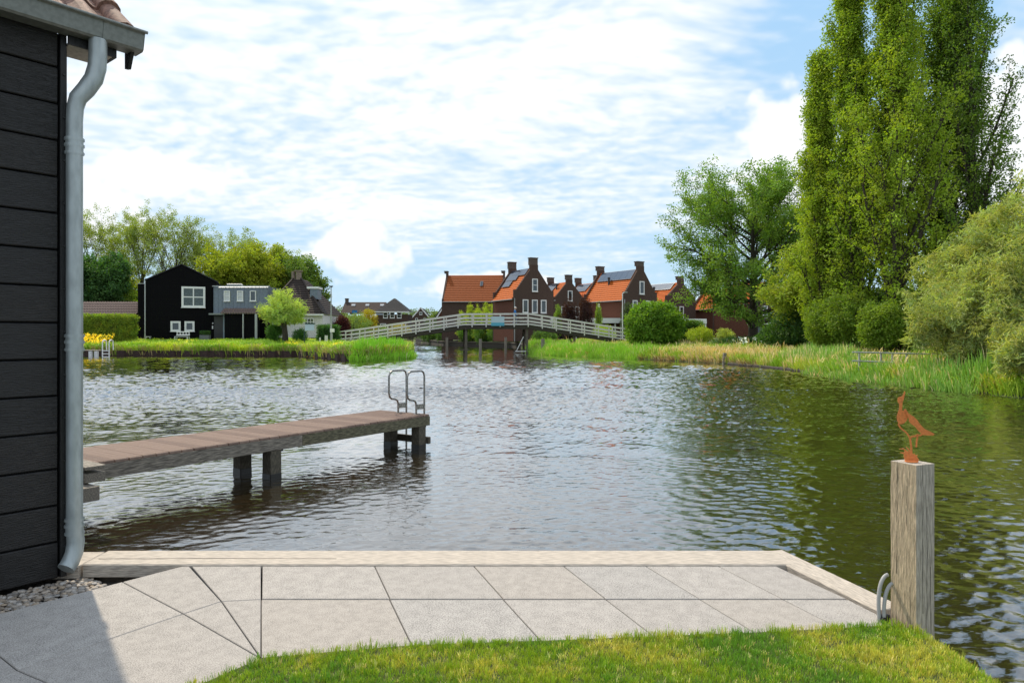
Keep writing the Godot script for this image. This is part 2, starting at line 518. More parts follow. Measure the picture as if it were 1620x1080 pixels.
func build_ground() -> void:
	bed_noise.seed = 4
	bed_noise.frequency = 0.05
	structure("ground", sheet(lines([-2400, -420, 220, -60, 20, -20, 1.6, 24, 0.8, 60, 1.6, 420, 20, 2400, 220]), lines([-36, 12, 8, 62, 0.8, 125, 1.6, 260, 9, 800, 60, 2900, 300]), ground_y), M.meadow)
	# wind ripples are real waves, finer near the viewer; only the smallest are relief
	var chop := noise(1.0, 2, 31)
	var swell := noise(0.55, 2, 35)
	var gust := noise(0.06, 2, 32)
	var wave := func(x: float, d: float) -> float:
		var g := 0.85 + 0.55 * gust.get_noise_2d(x, d * 0.7)
		var far := smoothstep(8.0, 26.0, d) * (1.0 - 0.55 * smoothstep(29.0, 44.0, d + 9.0 * gust.get_noise_2d(x * 1.5, 7.0)))
		return WATER + g * (lerpf(0.011, 0.04, far) * swell.get_noise_2d(x * 0.75 + d * 0.25, d * 1.25) + lerpf(0.0085, 0.06, far) * chop.get_noise_2d(x * 4.4 - d * 0.6, d * 6.2))
	var relief := picture(1024, grey(1024, noise(0.03, 3, 33, FastNoiseLite.TYPE_SIMPLEX_SMOOTH, 0.45), 0.0, 1.0))
	var wm := mat("water", Color(0.022, 0.0155, 0.0065), 0.03, null, Vector3(0.16, 1, 0.27), {"world": true, "bump": relief, "depth": 0.6, "spec": 0.7})
	wm.clearcoat_enabled = true
	wm.clearcoat = 1.0
	wm.clearcoat_roughness = 0.06
	var pond := ArrayMesh.new()
	var all := []
	all.resize(Mesh.ARRAY_MAX)
	var pv := PackedVector3Array()
	var pn := PackedVector3Array()
	var pi := PackedInt32Array()
	for q in [[[-7, 12, 0.042], [3, 10.5, 0.04]], [[-420, -30, 30, -7, 0.8], [-30, 10.5, 3]], [[12, 30, 0.7], [-30, 10.5, 1.5]], [[-7, 12, 1.5], [-30, 3, 3]], [[-16, 17, 0.09], [10.5, 24, 0.08]], [[-420, -30, 30, -16, 0.8], [10.5, 24, 1]], [[17, 30, 1], [10.5, 24, 1]], [[-420, -60, 30, -30, 0.8, 18, 0.15, 30, 2], [24, 38, 0.13]], [[-420, -60, 30, -44, 0.8, 18, 0.25, 30, 2], [38, 70, 0.22]], [[-24, 4, 0.3], [70, 116, 0.3]], [[-420, -60, 30, -24, 2], [70, 270, 5]], [[4, 30, 2], [70, 116, 5]], [[-24, 30, 2], [116, 270, 4]]]:
		var m := sheet(lines(q[0]), lines(q[1]), wave)
		var a := m.surface_get_arrays(0)
		var base := pv.size()
		pv.append_array(a[Mesh.ARRAY_VERTEX])
		pn.append_array(a[Mesh.ARRAY_NORMAL])
		for k in a[Mesh.ARRAY_INDEX]:
			pi.append(k + base)
	all[Mesh.ARRAY_VERTEX] = pv
	all[Mesh.ARRAY_NORMAL] = pn
	all[Mesh.ARRAY_INDEX] = pi
	pond.add_surface_from_arrays(Mesh.PRIMITIVE_TRIANGLES, all)
	structure("water", pond, wm)

# ---------------------------------------------------------------- foreground
func slab(parent: Node, called: String, corners: Array, y0: float, y1: float, m: Material, gap := 0.0028, ch := 0.003) -> void:
	# corners: flat list x, d; a flagstone with a chamfered arris, set back from the joint by gap
	var p := PackedVector2Array()
	for i in range(0, corners.size(), 2):
		p.append(Vector2(corners[i], -corners[i + 1]))
	if Geometry2D.is_polygon_clockwise(p):
		p.reverse()
	var base: PackedVector2Array = Geometry2D.offset_polygon(p, -gap, Geometry2D.JOIN_MITER)[0]
	var top: PackedVector2Array = Geometry2D.offset_polygon(base, -ch, Geometry2D.JOIN_MITER)[0]
	var mid := Vector2.ZERO
	for q in base:
		mid += q / base.size()
	var b := MB.new()
	var idx := Geometry2D.triangulate_polygon(top)
	for i in range(0, idx.size(), 3):
		b.tri(Vector3(top[idx[i]].x, y1, top[idx[i]].y), Vector3(top[idx[i + 1]].x, y1, top[idx[i + 1]].y), Vector3(top[idx[i + 2]].x, y1, top[idx[i + 2]].y), Vector3.UP)
	for i in base.size():
		var k := (i + 1) % base.size()
		var out := (base[i] + base[k]) * 0.5 - mid
		if top.size() == base.size():
			b.quad(Vector3(base[i].x, y1 - ch, base[i].y), Vector3(base[k].x, y1 - ch, base[k].y), Vector3(top[k].x, y1, top[k].y), Vector3(top[i].x, y1, top[i].y), Vector3(out.x, 1, out.y))
		b.quad(Vector3(base[i].x, y0, base[i].y), Vector3(base[k].x, y0, base[k].y), Vector3(base[k].x, y1 - ch, base[k].y), Vector3(base[i].x, y1 - ch, base[i].y), Vector3(out.x, 0, out.y))
	put(called, b.mesh(), m, parent)

func flat(ring: PackedVector2Array, y: float) -> ArrayMesh:
	var b := MB.new()
	var idx := Geometry2D.triangulate_polygon(ring)
	for i in range(0, idx.size(), 3):
		b.tri(V(ring[idx[i]].x, y, ring[idx[i]].y), V(ring[idx[i + 1]].x, y, ring[idx[i + 1]].y), V(ring[idx[i + 2]].x, y, ring[idx[i + 2]].y), Vector3.UP)
	return b.mesh()

var LAWN := PackedVector2Array([Vector2(1.93, 3.46), Vector2(1.80, 3.455), Vector2(1.30, 3.39), Vector2(0.73, 3.34), Vector2(0.17, 3.29), Vector2(-0.44, 3.245), Vector2(-1.12, 3.115), Vector2(-1.28, 2.89), Vector2(-1.6, 2.6), Vector2(-3.0, 1.6), Vector2(-3.0, -14), Vector2(2.2, -14), Vector2(2.0, 2.4), Vector2(1.99, 2.95)])

func build_foreground() -> void:
	# lawn with a bank that falls into the water
	var lm := MB.new()
	var idx := Geometry2D.triangulate_polygon(LAWN)
	for i in range(0, idx.size(), 3):
		lm.tri(V(LAWN[idx[i]].x, 0.006, LAWN[idx[i]].y), V(LAWN[idx[i + 1]].x, 0.006, LAWN[idx[i + 1]].y), V(LAWN[idx[i + 2]].x, 0.006, LAWN[idx[i + 2]].y), Vector3.UP)
	var edge := [Vector2(1.93, 3.46), Vector2(1.99, 2.95), Vector2(2.0, 2.4), Vector2(2.2, -14)]
	for i in 3:
		var a: Vector2 = edge[i]
		var b: Vector2 = edge[i + 1]
		lm.quad(V(a.x, 0.006, a.y), V(b.x, 0.006, b.y), V(b.x + 0.12, -0.10, b.y + 0.03), V(a.x + 0.12, -0.10, a.y + 0.03), Vector3(1, 1, 0))
		lm.quad(V(a.x + 0.12, -0.10, a.y + 0.03), V(b.x + 0.12, -0.10, b.y + 0.03), V(b.x + 0.42, -0.95, b.y + 0.1), V(a.x + 0.42, -0.95, a.y + 0.1), Vector3(1, 1, 0))
	lm.quad(V(1.93, 0.006, 3.46), V(1.80, 0.006, 3.455), V(1.80, -0.9, 3.6), V(2.3, -0.95, 3.6), Vector3(0, 0, -1))
	structure("lawn", lm.mesh(), M.turf)
	structure("earth_bed", flat(PackedVector2Array([Vector2(-3.2, 4.4), Vector2(1.66, 4.4), Vector2(1.90, 3.6), Vector2(1.86, 3.3), Vector2(-1.0, 2.9), Vector2(-1.5, 2.2), Vector2(-9, -6), Vector2(-9, 4.4)]), -0.112), M.bedding)
	# retaining wall under the coping
	var wall := MB.new()
	wall.bar(V(-9, -0.62, 4.52), V(1.69, -0.62, 4.52), 0.14, 1.05)
	wall.bar(V(1.69, -0.62, 4.55), V(1.95, -0.62, 3.5), 0.12, 1.05)
	tag(put("retaining_wall", wall.mesh(), M.concrete), "low stained concrete wall under the pale timber edge of the patio", "wall")
	# patio
	var patio := Node3D.new()
	patio.name = "patio"
	add_child(patio)
	patio.set_meta("kind", "structure")
	var y0 := -0.055
	var top := [-1.577, -0.870, -0.246, 0.318, 0.834, 1.290, 1.655]
	for i in 6:
		var pale = [M.slab, M.slab_pale, M.slab_cool, M.slab_warm][(i * 3 + 1) % 4]
		var a: float = top[i]
		var b: float = top[i + 1]
		# the joints run towards the camera and to the right
		var sa := a + 0.361 * 0.55
		var sb := b + 0.361 * 0.55 if i < 5 else 1.845
		slab(patio, "paving_slab", [a, 4.385, b, 4.385, sb, 3.825, sa, 3.825], y0, 0.0, pale)
	for i in 6:
		var a: float = top[i] + 0.361 * 0.55
		var b: float = top[i + 1] + 0.361 * 0.55 if i < 5 else 1.845
		var sa := a + 0.361 * (0.745 if i < 3 else 0.615)
		var sb := b + 0.361 * (0.745 if i < 3 else 0.615)
		if i == 5:
			slab(patio, "paving_slab", [a, 3.815, b, 3.815, 1.90, 3.62, 1.90, 3.40, a + 0.361 * 0.455, 3.36], y0, 0.0, M.slab_pale)
		else:
			slab(patio, "paving_slab", [a, 3.815, b, 3.815, sb, 3.07 if i < 3 else 3.2, sa, 3.07 if i < 3 else 3.2], y0, 0.0, [M.slab_warm, M.slab, M.slab_pale, M.slab_cool][(i * 3) % 4])
	var yy := 0.0
	slab(patio, "paving_slab", [-2.037, 4.394, -1.586, 4.394, -1.377, 3.816, -1.584, 3.789], y0, yy, M.slab_pale)
	slab(patio, "paving_slab", [-1.584, 3.789, -1.377, 3.816, -1.127, 3.121], y0, yy, M.slab)
	slab(patio, "paving_slab", [-1.712, 3.621, -1.584, 3.789, -1.127, 3.121], y0, yy, M.slab)
	slab(patio, "paving_slab", [-2.294, 4.090, -2.049, 4.394, -1.584, 3.789, -1.712, 3.621], y0, yy, M.slab)
	slab(patio, "paving_slab", [-2.773, 3.490, -2.294, 4.090, -1.712, 3.621, -2.142, 3.009], y0, yy, M.slab_pale)
	slab(patio, "paving_slab", [-2.142, 3.009, -1.712, 3.621, -1.127, 3.121, -1.407, 2.615], y0, yy, M.slab)
	slab(patio, "paving_slab", [-2.773, 3.490, -2.142, 3.009, -2.377, 2.615, -3.119, 3.009], y0, yy, M.slab)
	slab(patio, "paving_slab", [-2.142, 3.009, -1.407, 2.615, -1.609, 2.185, -2.377, 2.615], y0, yy, M.slab_pale)
	# timber edge of the patio
	var cope := thing("timber_edging", "pale weathered timber beams edging the patio along the water", "edging", V(0, 0, 4.5))
	for s in [[-3.02, -2.715, 0.004], [-2.70, 1.72, 0.012]]:
		var a: float = s[0]
		var e: float = s[1]
		var bm := MB.new()
		if e > 0:
			bm.box(Vector3(0.02, 0, 0), Vector3(e - a + 0.04, 0.085, 0.285), Basis(), 0.007)
			put("beam", bm.mesh(), M.coping, cope, Transform3D(Basis(), Vector3((a + e) / 2, s[2] - 0.0425, -0.005)))
		else:
			bm.box(Vector3.ZERO, Vector3(e - a, 0.085, 0.29), Basis(), 0.008)
			put("beam", bm.mesh(), M.coping, cope, Transform3D(Basis(), Vector3((a + e) / 2, s[2] - 0.0425, 0)))
	var crack := MB.new()
	var cr := rng_of(8)
	var last := Vector3(-2.66, 0.0125, 0.03)
	for i in 9:
		var next := last + Vector3(0.17, 0, cr.randf_range(-0.006, 0.004))
		crack.bar(last, next, 0.005 - i * 0.0005, 0.002)
		last = next
	put("drying_crack", crack.mesh(), M.shed_gap, cope)
	var side := MB.new()
	side.box(Vector3.ZERO, Vector3(1.02, 0.085, 0.17), Basis(), 0.006)
	put("beam", side.mesh(), M.coping, cope, Transform3D(Basis(Vector3.UP, -atan2(0.90, 0.24)), Vector3(1.865, -0.032, 0.345)))
	# gravel strip along the shed
	var r := rng_of(5)
	var stones := []
	var tints := []
	var sm := SphereMesh.new()
	sm.radius = 0.5
	sm.height = 1.0
	sm.radial_segments = 9
	sm.rings = 5
	for i in 3400:
		var t := r.randf_range(-0.1, 2.3)
		var u := r.randf_range(0.0, 0.40)
		var p := Vector2(-2.77 - 0.63 * t + 0.775 * u, 4.36 - 0.775 * t - 0.63 * u)
		var s := r.randf_range(0.014, 0.034)
		var layer := r.randf() * 0.022
		stones.append(Transform3D(Basis(around(r), r.randf() * TAU).scaled(Vector3(s * r.randf_range(0.9, 1.5), s * r.randf_range(0.5, 0.8), s)), V(p.x, -0.098 + layer, p.y)))
		var g := r.randf_range(0.22, 0.66)
		var warm := r.randf()
		tints.append(Color(g, g * lerpf(0.97, 0.80, warm), g * lerpf(0.94, 0.60, warm)))
	tag(scatter("gravel", sm, M.gravel, stones, tints, self, true), "strip of pale pebbles between the shed and the slabs", "gravel")
	build_shed()
	build_post()

func build_shed() -> void:
	# local x runs along the boarded wall away from the camera, local z out of the wall; origin at the foot of the far corner
	var turn := atan2(0.775, 0.63)
	var shed := thing("garden_shed", "black tarred timber shed with zinc gutter and downpipe beside the patio", "shed", V(-2.785, -0.055, 4.335), turn)
	var core := MB.new()
	core.box(Vector3(-2.012, 1.69, -1.53), Vector3(3.98, 3.38, 3.0))
	put("wall", core.mesh(), M.shed_gap, shed)
	var r := rng_of(12)
	for i in 15:
		var b := MB.new()
		b.box(Vector3.ZERO, Vector3(3.92, 0.216, 0.024), Basis(), 0.006)
		put("board", b.mesh(), [M.tarred_board, M.tarred_board_worn, M.tarred_board_brown][r.randi() % 3], shed, Transform3D(Basis(Vector3.RIGHT, 0.012), Vector3(-2.004 + r.randf_range(-0.002, 0.002), 0.115 + i * 0.2255, -0.005)))
	var post := MB.new()
	post.box(Vector3(-0.019, 1.70, 0.0), Vector3(0.036, 3.38, 0.05), Basis(), 0.003)
	var trim := put("corner_trim", post.mesh(), M.tarred_trim, shed)
	for i in 12:
		var bolt := MB.new()
		bolt.tube(PackedVector3Array([Vector3(-0.018, 0.2 + i * 0.265, 0.026), Vector3(-0.018, 0.2 + i * 0.265, 0.034)]), PackedFloat32Array([0.007, 0.005]), 8)
		put("bolt", bolt.mesh(), M.dark_metal, trim)
	# gutter: an open zinc trough with a rolled front rim
	var g := MB.new()
	var prof := [Vector2(0.015, 0.12), Vector2(0.015, 0.015), Vector2(0.03, 0.0), Vector2(0.135, 0.0), Vector2(0.15, 0.012), Vector2(0.172, 0.105), Vector2(0.185, 0.118), Vector2(0.195, 0.108)]
	var x0 := -4.2
	var x1 := 0.40
	for i in prof.size() - 1:
		var a: Vector2 = prof[i]
		var b: Vector2 = prof[i + 1]
		var out := Vector3(0, -(b.x - a.x), (b.y - a.y)) if i < 5 else Vector3(0, 1, 1)
		g.quad(Vector3(x0, 3.36 + a.y, a.x), Vector3(x1, 3.36 + a.y, a.x), Vector3(x1, 3.36 + b.y, b.x), Vector3(x0, 3.36 + b.y, b.x), out)
		var ins := Vector3(0, (b.x - a.x), -(b.y - a.y)).normalized() * 0.004
		g.quad(Vector3(x0, 3.36 + a.y, a.x) + ins, Vector3(x1, 3.36 + a.y, a.x) + ins, Vector3(x1, 3.36 + b.y, b.x) + ins, Vector3(x0, 3.36 + b.y, b.x) + ins, -out)
	g.plate(PackedVector2Array([Vector2(-0.015, 0.12), Vector2(-0.015, 0.015), Vector2(-0.03, 0), Vector2(-0.135, 0), Vector2(-0.15, 0.012), Vector2(-0.172, 0.105), Vector2(-0.185, 0.118)]), 0.006, Transform3D(Basis(Vector3(0, 0, -1), Vector3.UP, Vector3.RIGHT), Vector3(x1, 3.36, 0)))
	g.tube(PackedVector3Array([Vector3(x0, 3.476, 0.187), Vector3(x1 + 0.012, 3.476, 0.187)]), PackedFloat32Array([0.011, 0.011]), 8)
	var gutter := put("gutter", g.mesh(), M.zinc_old, shed)
	var seam := MB.new()
	for i in prof.size() - 3:
		var a: Vector2 = prof[i + 1]
		var b: Vector2 = prof[i + 2]
		seam.bar(Vector3(0.17, 3.355 + a.y, a.x), Vector3(0.17, 3.355 + b.y, b.x), 0.03, 0.005, Vector3(0, -(b.x - a.x), b.y - a.y).normalized() if i != 99 else Vector3.UP)
	put("seam", seam.mesh(), M.zinc_old, gutter)
	# downpipe: swan neck under the gutter, straight pipe with two collars, shoe at the foot
	var pp := PackedVector3Array()
	var rr := PackedFloat32Array()
	for q in [[0.145, 3.365, 0.105, 0.052], [0.145, 3.27, 0.105, 0.052], [0.142, 3.19, 0.10, 0.053], [0.125, 3.115, 0.094, 0.054], [0.085, 3.04, 0.084, 0.053], [0.046, 2.98, 0.066, 0.050], [0.033, 2.92, 0.06, 0.047], [0.03, 2.84, 0.056, 0.046], [0.03, 2.3, 0.056, 0.046], [0.03, 0.42, 0.056, 0.046], [0.03, 0.30, 0.056, 0.047], [0.036, 0.22, 0.058, 0.049], [0.024, 0.155, 0.066, 0.05], [-0.002, 0.105, 0.079, 0.05], [-0.03, 0.075, 0.094, 0.05]]:
		pp.append(Vector3(q[0], q[1], q[2]))
		rr.append(q[3])
	var pm := MB.new()
	pm.tube(pp, rr, 24)
	var pipe := put("downpipe", pm.mesh(), M.zinc, shed)
	for cy in [2.72, 1.50, 0.36]:
		var col := MB.new()
		var cp := PackedVector3Array()
		var cr := PackedFloat32Array()
		for k in [[0.014, 0.0465], [0.007, 0.0555], [-0.006, 0.0555], [-0.012, 0.0485], [-0.026, 0.0485], [-0.031, 0.0555], [-0.044, 0.0555], [-0.05, 0.0485], [-0.074, 0.0485], [-0.079, 0.0545], [-0.09, 0.0545], [-0.097, 0.0465]]:
			cp.append(Vector3(0.03, cy + k[0], 0.056))
			cr.append(k[1])
		col.tube(cp, cr, 24)
		put("collar", col.mesh(), M.zinc, pipe)
	# roof: pantiles in rows above the gutter, over battens and a pale verge soffit
	var up := Vector3(0, sin(0.72), -cos(0.72))
	var nrm := Vector3(0, cos(0.72), sin(0.72))
	var deckm := MB.new()
	var foot := Vector3(0, 3.44, 0.10)
	deckm.bar(foot + Vector3(-4.1, -0.02, 0) - nrm * 0.03, foot + Vector3(0.26, -0.02, 0) - nrm * 0.03, 0.001, 0.02)
	deckm.box(foot + Vector3(-1.93, 0, 0) + up * 1.1 - nrm * 0.02, Vector3(4.34, 0.02, 2.2), Basis(Vector3.RIGHT, nrm, Vector3.RIGHT.cross(nrm)))
	deckm.box(foot + Vector3(-1.93, 0, -3.2) + Vector3(0, sin(0.72), cos(0.72)) * 1.1, Vector3(4.34, 0.02, 2.2), Basis(Vector3.RIGHT, Vector3(0, cos(0.72), -sin(0.72)), Vector3.RIGHT.cross(Vector3(0, cos(0.72), -sin(0.72)))))
	var roof := put("roof", deckm.mesh(), M.tarred_trim, shed)
	var so := MB.new()
	so.box(Vector3(0.13, 3.315, -0.07), Vector3(0.25, 0.022, 0.22), Basis(), 0.003)
	put("soffit", so.mesh(), M.soffit, roof)
	var vb := MB.new()
	vb.box(Vector3(0.268, 3.335, -0.07), Vector3(0.018, 0.06, 0.24))
	vb.box(Vector3(0.13, 3.335, 0.05), Vector3(0.27, 0.06, 0.014))
	vb.plate(PackedVector2Array([Vector2(-0.09, 3.40), Vector2(-0.02, 3.26), Vector2(0.03, 3.27), Vector2(0.03, 3.46)]), 0.02, Transform3D(Basis(Vector3(0, 0, -1), Vector3.UP, Vector3.RIGHT), Vector3(0.36, 0, 0.02)))
	put("verge_board", vb.mesh(), M.tarred_trim, roof)
	# one pantile: an S-shaped sheet with thickness
	var tm := MB.new()
	var steps := 10
	for layer in 2:
		for i in steps:
			var ends := []
			for k in [i, i + 1]:
				var x: float = -0.01 + 0.235 * k / steps
				ends.append(Vector2(x, 0.03 + 0.028 * sin(TAU * k / steps - 0.6) - layer * 0.014))
			var a: Vector2 = ends[0]
			var b: Vector2 = ends[1]
			tm.quad(Vector3(a.x, a.y, 0.0), Vector3(b.x, b.y, 0.0), Vector3(b.x, b.y - 0.016, -0.36), Vector3(a.x, a.y - 0.016, -0.36), Vector3(0, 1 - 2 * layer, 0))
			if layer == 0:
				tm.quad(Vector3(a.x, a.y, 0), Vector3(b.x, b.y, 0), Vector3(b.x, b.y - 0.014, 0), Vector3(a.x, a.y - 0.014, 0), Vector3(0, 0, 1))
	var tile := tm.mesh()
	var bas := Basis(Vector3.RIGHT, nrm, Vector3.RIGHT.cross(nrm))
	for row in 6:
		for k in 19:
			put("roof_tile", tile, M.clay_tile, roof, Transform3D(bas, foot + Vector3(0.03 - k * 0.222, 0, 0) + up * (0.33 * row) + nrm * (0.012 + r.randf() * 0.006)))
	for row in 5:
		var vt := MB.new()
		var a0 := foot + Vector3(0.30, 0, 0) + up * (0.33 * row) + nrm * 0.02
		vt.tube(PackedVector3Array([a0, a0 + up * 0.35 - nrm * 0.012]), PackedFloat32Array([0.075, 0.06]), 12)
		put("verge_tile", vt.mesh(), M.clay_tile, roof)

func build_post() -> void:
	# sawn mooring post, its left face turned to the patio
	var bx := Vector3(0.927, 0, -0.375)
	var bz := Vector3(0.375, 0, 0.927)
	var f := V(1.99, 0, 3.42)
	var w := 0.128
	var l := 0.142
	var mid := f + bx * (w / 2) - bz * (l / 2)
	var pm := MB.new()
	# split into short lengths whose faces wander a little, as rough-sawn timber does
	var rows := 34
	var pr := rng_of(61)
	var prev := []
	for i in rows + 1:
		var ring := []
		for q in [[-1, 1], [1, 1], [1, -1], [-1, -1]]:
			ring.append(Vector3(q[0] * w / 2 + pr.randf_range(-0.0012, 0.0012), 0.81 - i * 2.0 / rows - (0.0 if i else pr.randf() * 0.002), q[1] * l / 2 + pr.randf_range(-0.0012, 0.0012)))
		if i:
			for k in 4:
				var out := [Vector3(0, 0, 1), Vector3(1, 0, 0), Vector3(0, 0, -1), Vector3(-1, 0, 0)][k] as Vector3
				pm.tint = Color(0.66, 0.515, 0.35) if k == 3 else Color(0.50, 0.445, 0.36)  # sawn face tan, the rest greyer; sunlit and shaded sides painted into the tint
				pm.quad(prev[k], prev[(k + 1) % 4], ring[(k + 1) % 4], ring[k], out)
		else:
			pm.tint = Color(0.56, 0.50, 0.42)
			pm.quad(ring[0], ring[1], ring[2], ring[3], Vector3.UP)
		prev = ring
	var post := thing("mooring_post", "tall square weathered timber post standing at the corner of the lawn", "post", mid)
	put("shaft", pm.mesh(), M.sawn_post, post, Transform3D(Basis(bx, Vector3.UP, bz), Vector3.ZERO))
	var groove := MB.new()
	for q in [[-0.034, 0.81, 0.30, 0], [0.02, 0.70, 0.46, 0], [0.036, 0.2, -0.35, 0], [-0.012, 0.0, -0.3, 0], [-0.02, 0.81, 0.1, 1], [0.012, 0.6, -0.4, 1], [0.035, 0.3, -0.2, 1]]:
		var y: float = q[1]
		var off: float = q[0]
		while y > q[2]:
			var e := y - pr.randf_range(0.03, 0.07)
			var o2 := off + pr.randf_range(-0.002, 0.002)
			if q[3] == 0:
				groove.bar(Vector3(-w / 2 - 0.0002, y, off), Vector3(-w / 2 - 0.0002, e, o2), 0.0012, 0.001 + 0.0008 * pr.randf(), Vector3.BACK)
			else:
				groove.bar(Vector3(off, y, l / 2 + 0.0002), Vector3(o2, e, l / 2 + 0.0002), 0.0012, 0.001 + 0.0008 * pr.randf(), Vector3.RIGHT)
			off = o2
			y = e
	put("drying_crack", groove.mesh(), M.wet_timber, post, Transform3D(Basis(bx, Vector3.UP, bz), Vector3.ZERO))
	# steel bird: plates cut from rusted sheet
	var k := 0.00044
	var outline := func(pts: Array) -> PackedVector2Array:
		var o := PackedVector2Array()
		for i in range(0, pts.size(), 2):
			o.append(Vector2((pts[i] - 340) * k, (885 - pts[i + 1]) * k))
		return o
	var bird := thing("bird_sculpture", "rusty steel bird with raised beak on one leg atop the post", "sculpture", mid + Vector3(-0.004, 0.811, 0.0), deg_to_rad(-26.0))
	var body := MB.new()
	body.plate(outline.call([268, 72, 280, 95, 268, 140, 262, 175, 250, 205, 248, 260, 246, 300, 262, 305, 275, 280, 290, 295, 315, 340, 305, 375, 290, 420, 262, 450, 230, 462, 210, 460, 195, 420, 190, 380, 202, 330, 216, 280, 218, 230, 200, 205, 198, 165, 215, 145, 245, 138, 258, 110]), 0.004, Transform3D())
	put("body", body.mesh(), M.corten, bird)
	var wing := MB.new()
	wing.plate(outline.call([275, 285, 300, 325, 350, 355, 395, 400, 430, 455, 470, 500, 530, 530, 570, 555, 555, 570, 500, 572, 450, 570, 410, 530, 375, 480, 335, 450, 312, 420, 308, 380, 290, 340]), 0.004, Transform3D(Basis(Vector3.UP, 0.1), Vector3(0, 0, 0.006)))
	put("wing", wing.mesh(), M.corten, bird)
	for pts in [[205, 462, 235, 510, 280, 545, 310, 585, 325, 620, 335, 690, 340, 780, 342, 860], [450, 562, 420, 580, 395, 570, 385, 590, 350, 592, 330, 610], [395, 570, 400, 600, 390, 660, 388, 715]]:
		var leg := MB.new()
		var line: PackedVector2Array = outline.call(pts)
		for i in line.size() - 1:
			leg.bar(Vector3(line[i].x, line[i].y, 0), Vector3(line[i + 1].x, line[i + 1].y, 0), 0.004, 0.009 if i > 3 else 0.0075)
		put("leg", leg.mesh(), M.corten, bird)
	var tuft := MB.new()
	tuft.plate(outline.call([275, 880, 262, 840, 262, 800, 222, 788, 262, 785, 272, 780, 262, 750, 215, 748, 262, 735, 290, 762, 320, 775, 278, 715, 310, 735, 345, 785, 370, 800, 365, 770, 380, 810, 398, 800, 395, 825, 412, 850, 408, 880]), 0.005, Transform3D())
	tuft.tube(PackedVector3Array([Vector3(0, 0.0, 0), Vector3(0, 0.006, 0)]), PackedFloat32Array([0.03, 0.03]), 20)
	put("grass_base", tuft.mesh(), M.corten, bird)
	# two hoses looped over the edge behind the post
	for q in [[Vector3(0, 0, 0), 0.0095, "darker grey hose looping up behind the mooring post, the outer one"], [Vector3(0.022, -0.035, 0.02), 0.009, "pale grey hose looping up behind the mooring post, the inner one"]]:
		var hp := PackedVector3Array()
		var hr := PackedFloat32Array()
		var o: Vector3 = q[0]
		for s in 13:
			var a := s / 12.0
			hp.append(Vector3(1.93, 0.22, -3.57) + Vector3(-0.078 * sin(a * 1.75) / sin(1.75) + 0.014 * a, -0.25 * a * a, 0.05 * a + 0.0) + o * (1.0 - 0.2 * a))
			hr.append(q[1])
		hp.append(hp[12] + Vector3(0.012, -0.09, 0.01))
		hr.append(q[1])
		var hm := MB.new()
		hm.tube(hp, hr, 10)
		tag(put("hose", hm.mesh(), M.hose), q[2], "hose")
	var cp := MB.new()
	cp.box(V(1.895, 0.005, 3.535), Vector3(0.055, 0.05, 0.03), Basis(Vector3.UP, 0.3), 0.006)
	cp.tube(PackedVector3Array([V(1.88, 0.01, 3.52), V(1.88, 0.01, 3.50)]), PackedFloat32Array([0.018, 0.018]), 12)
	tag(put("hose_clamp", cp.mesh(), M.black_rubber), "black rubber clamp holding the hoses on the patio edge", "clamp")

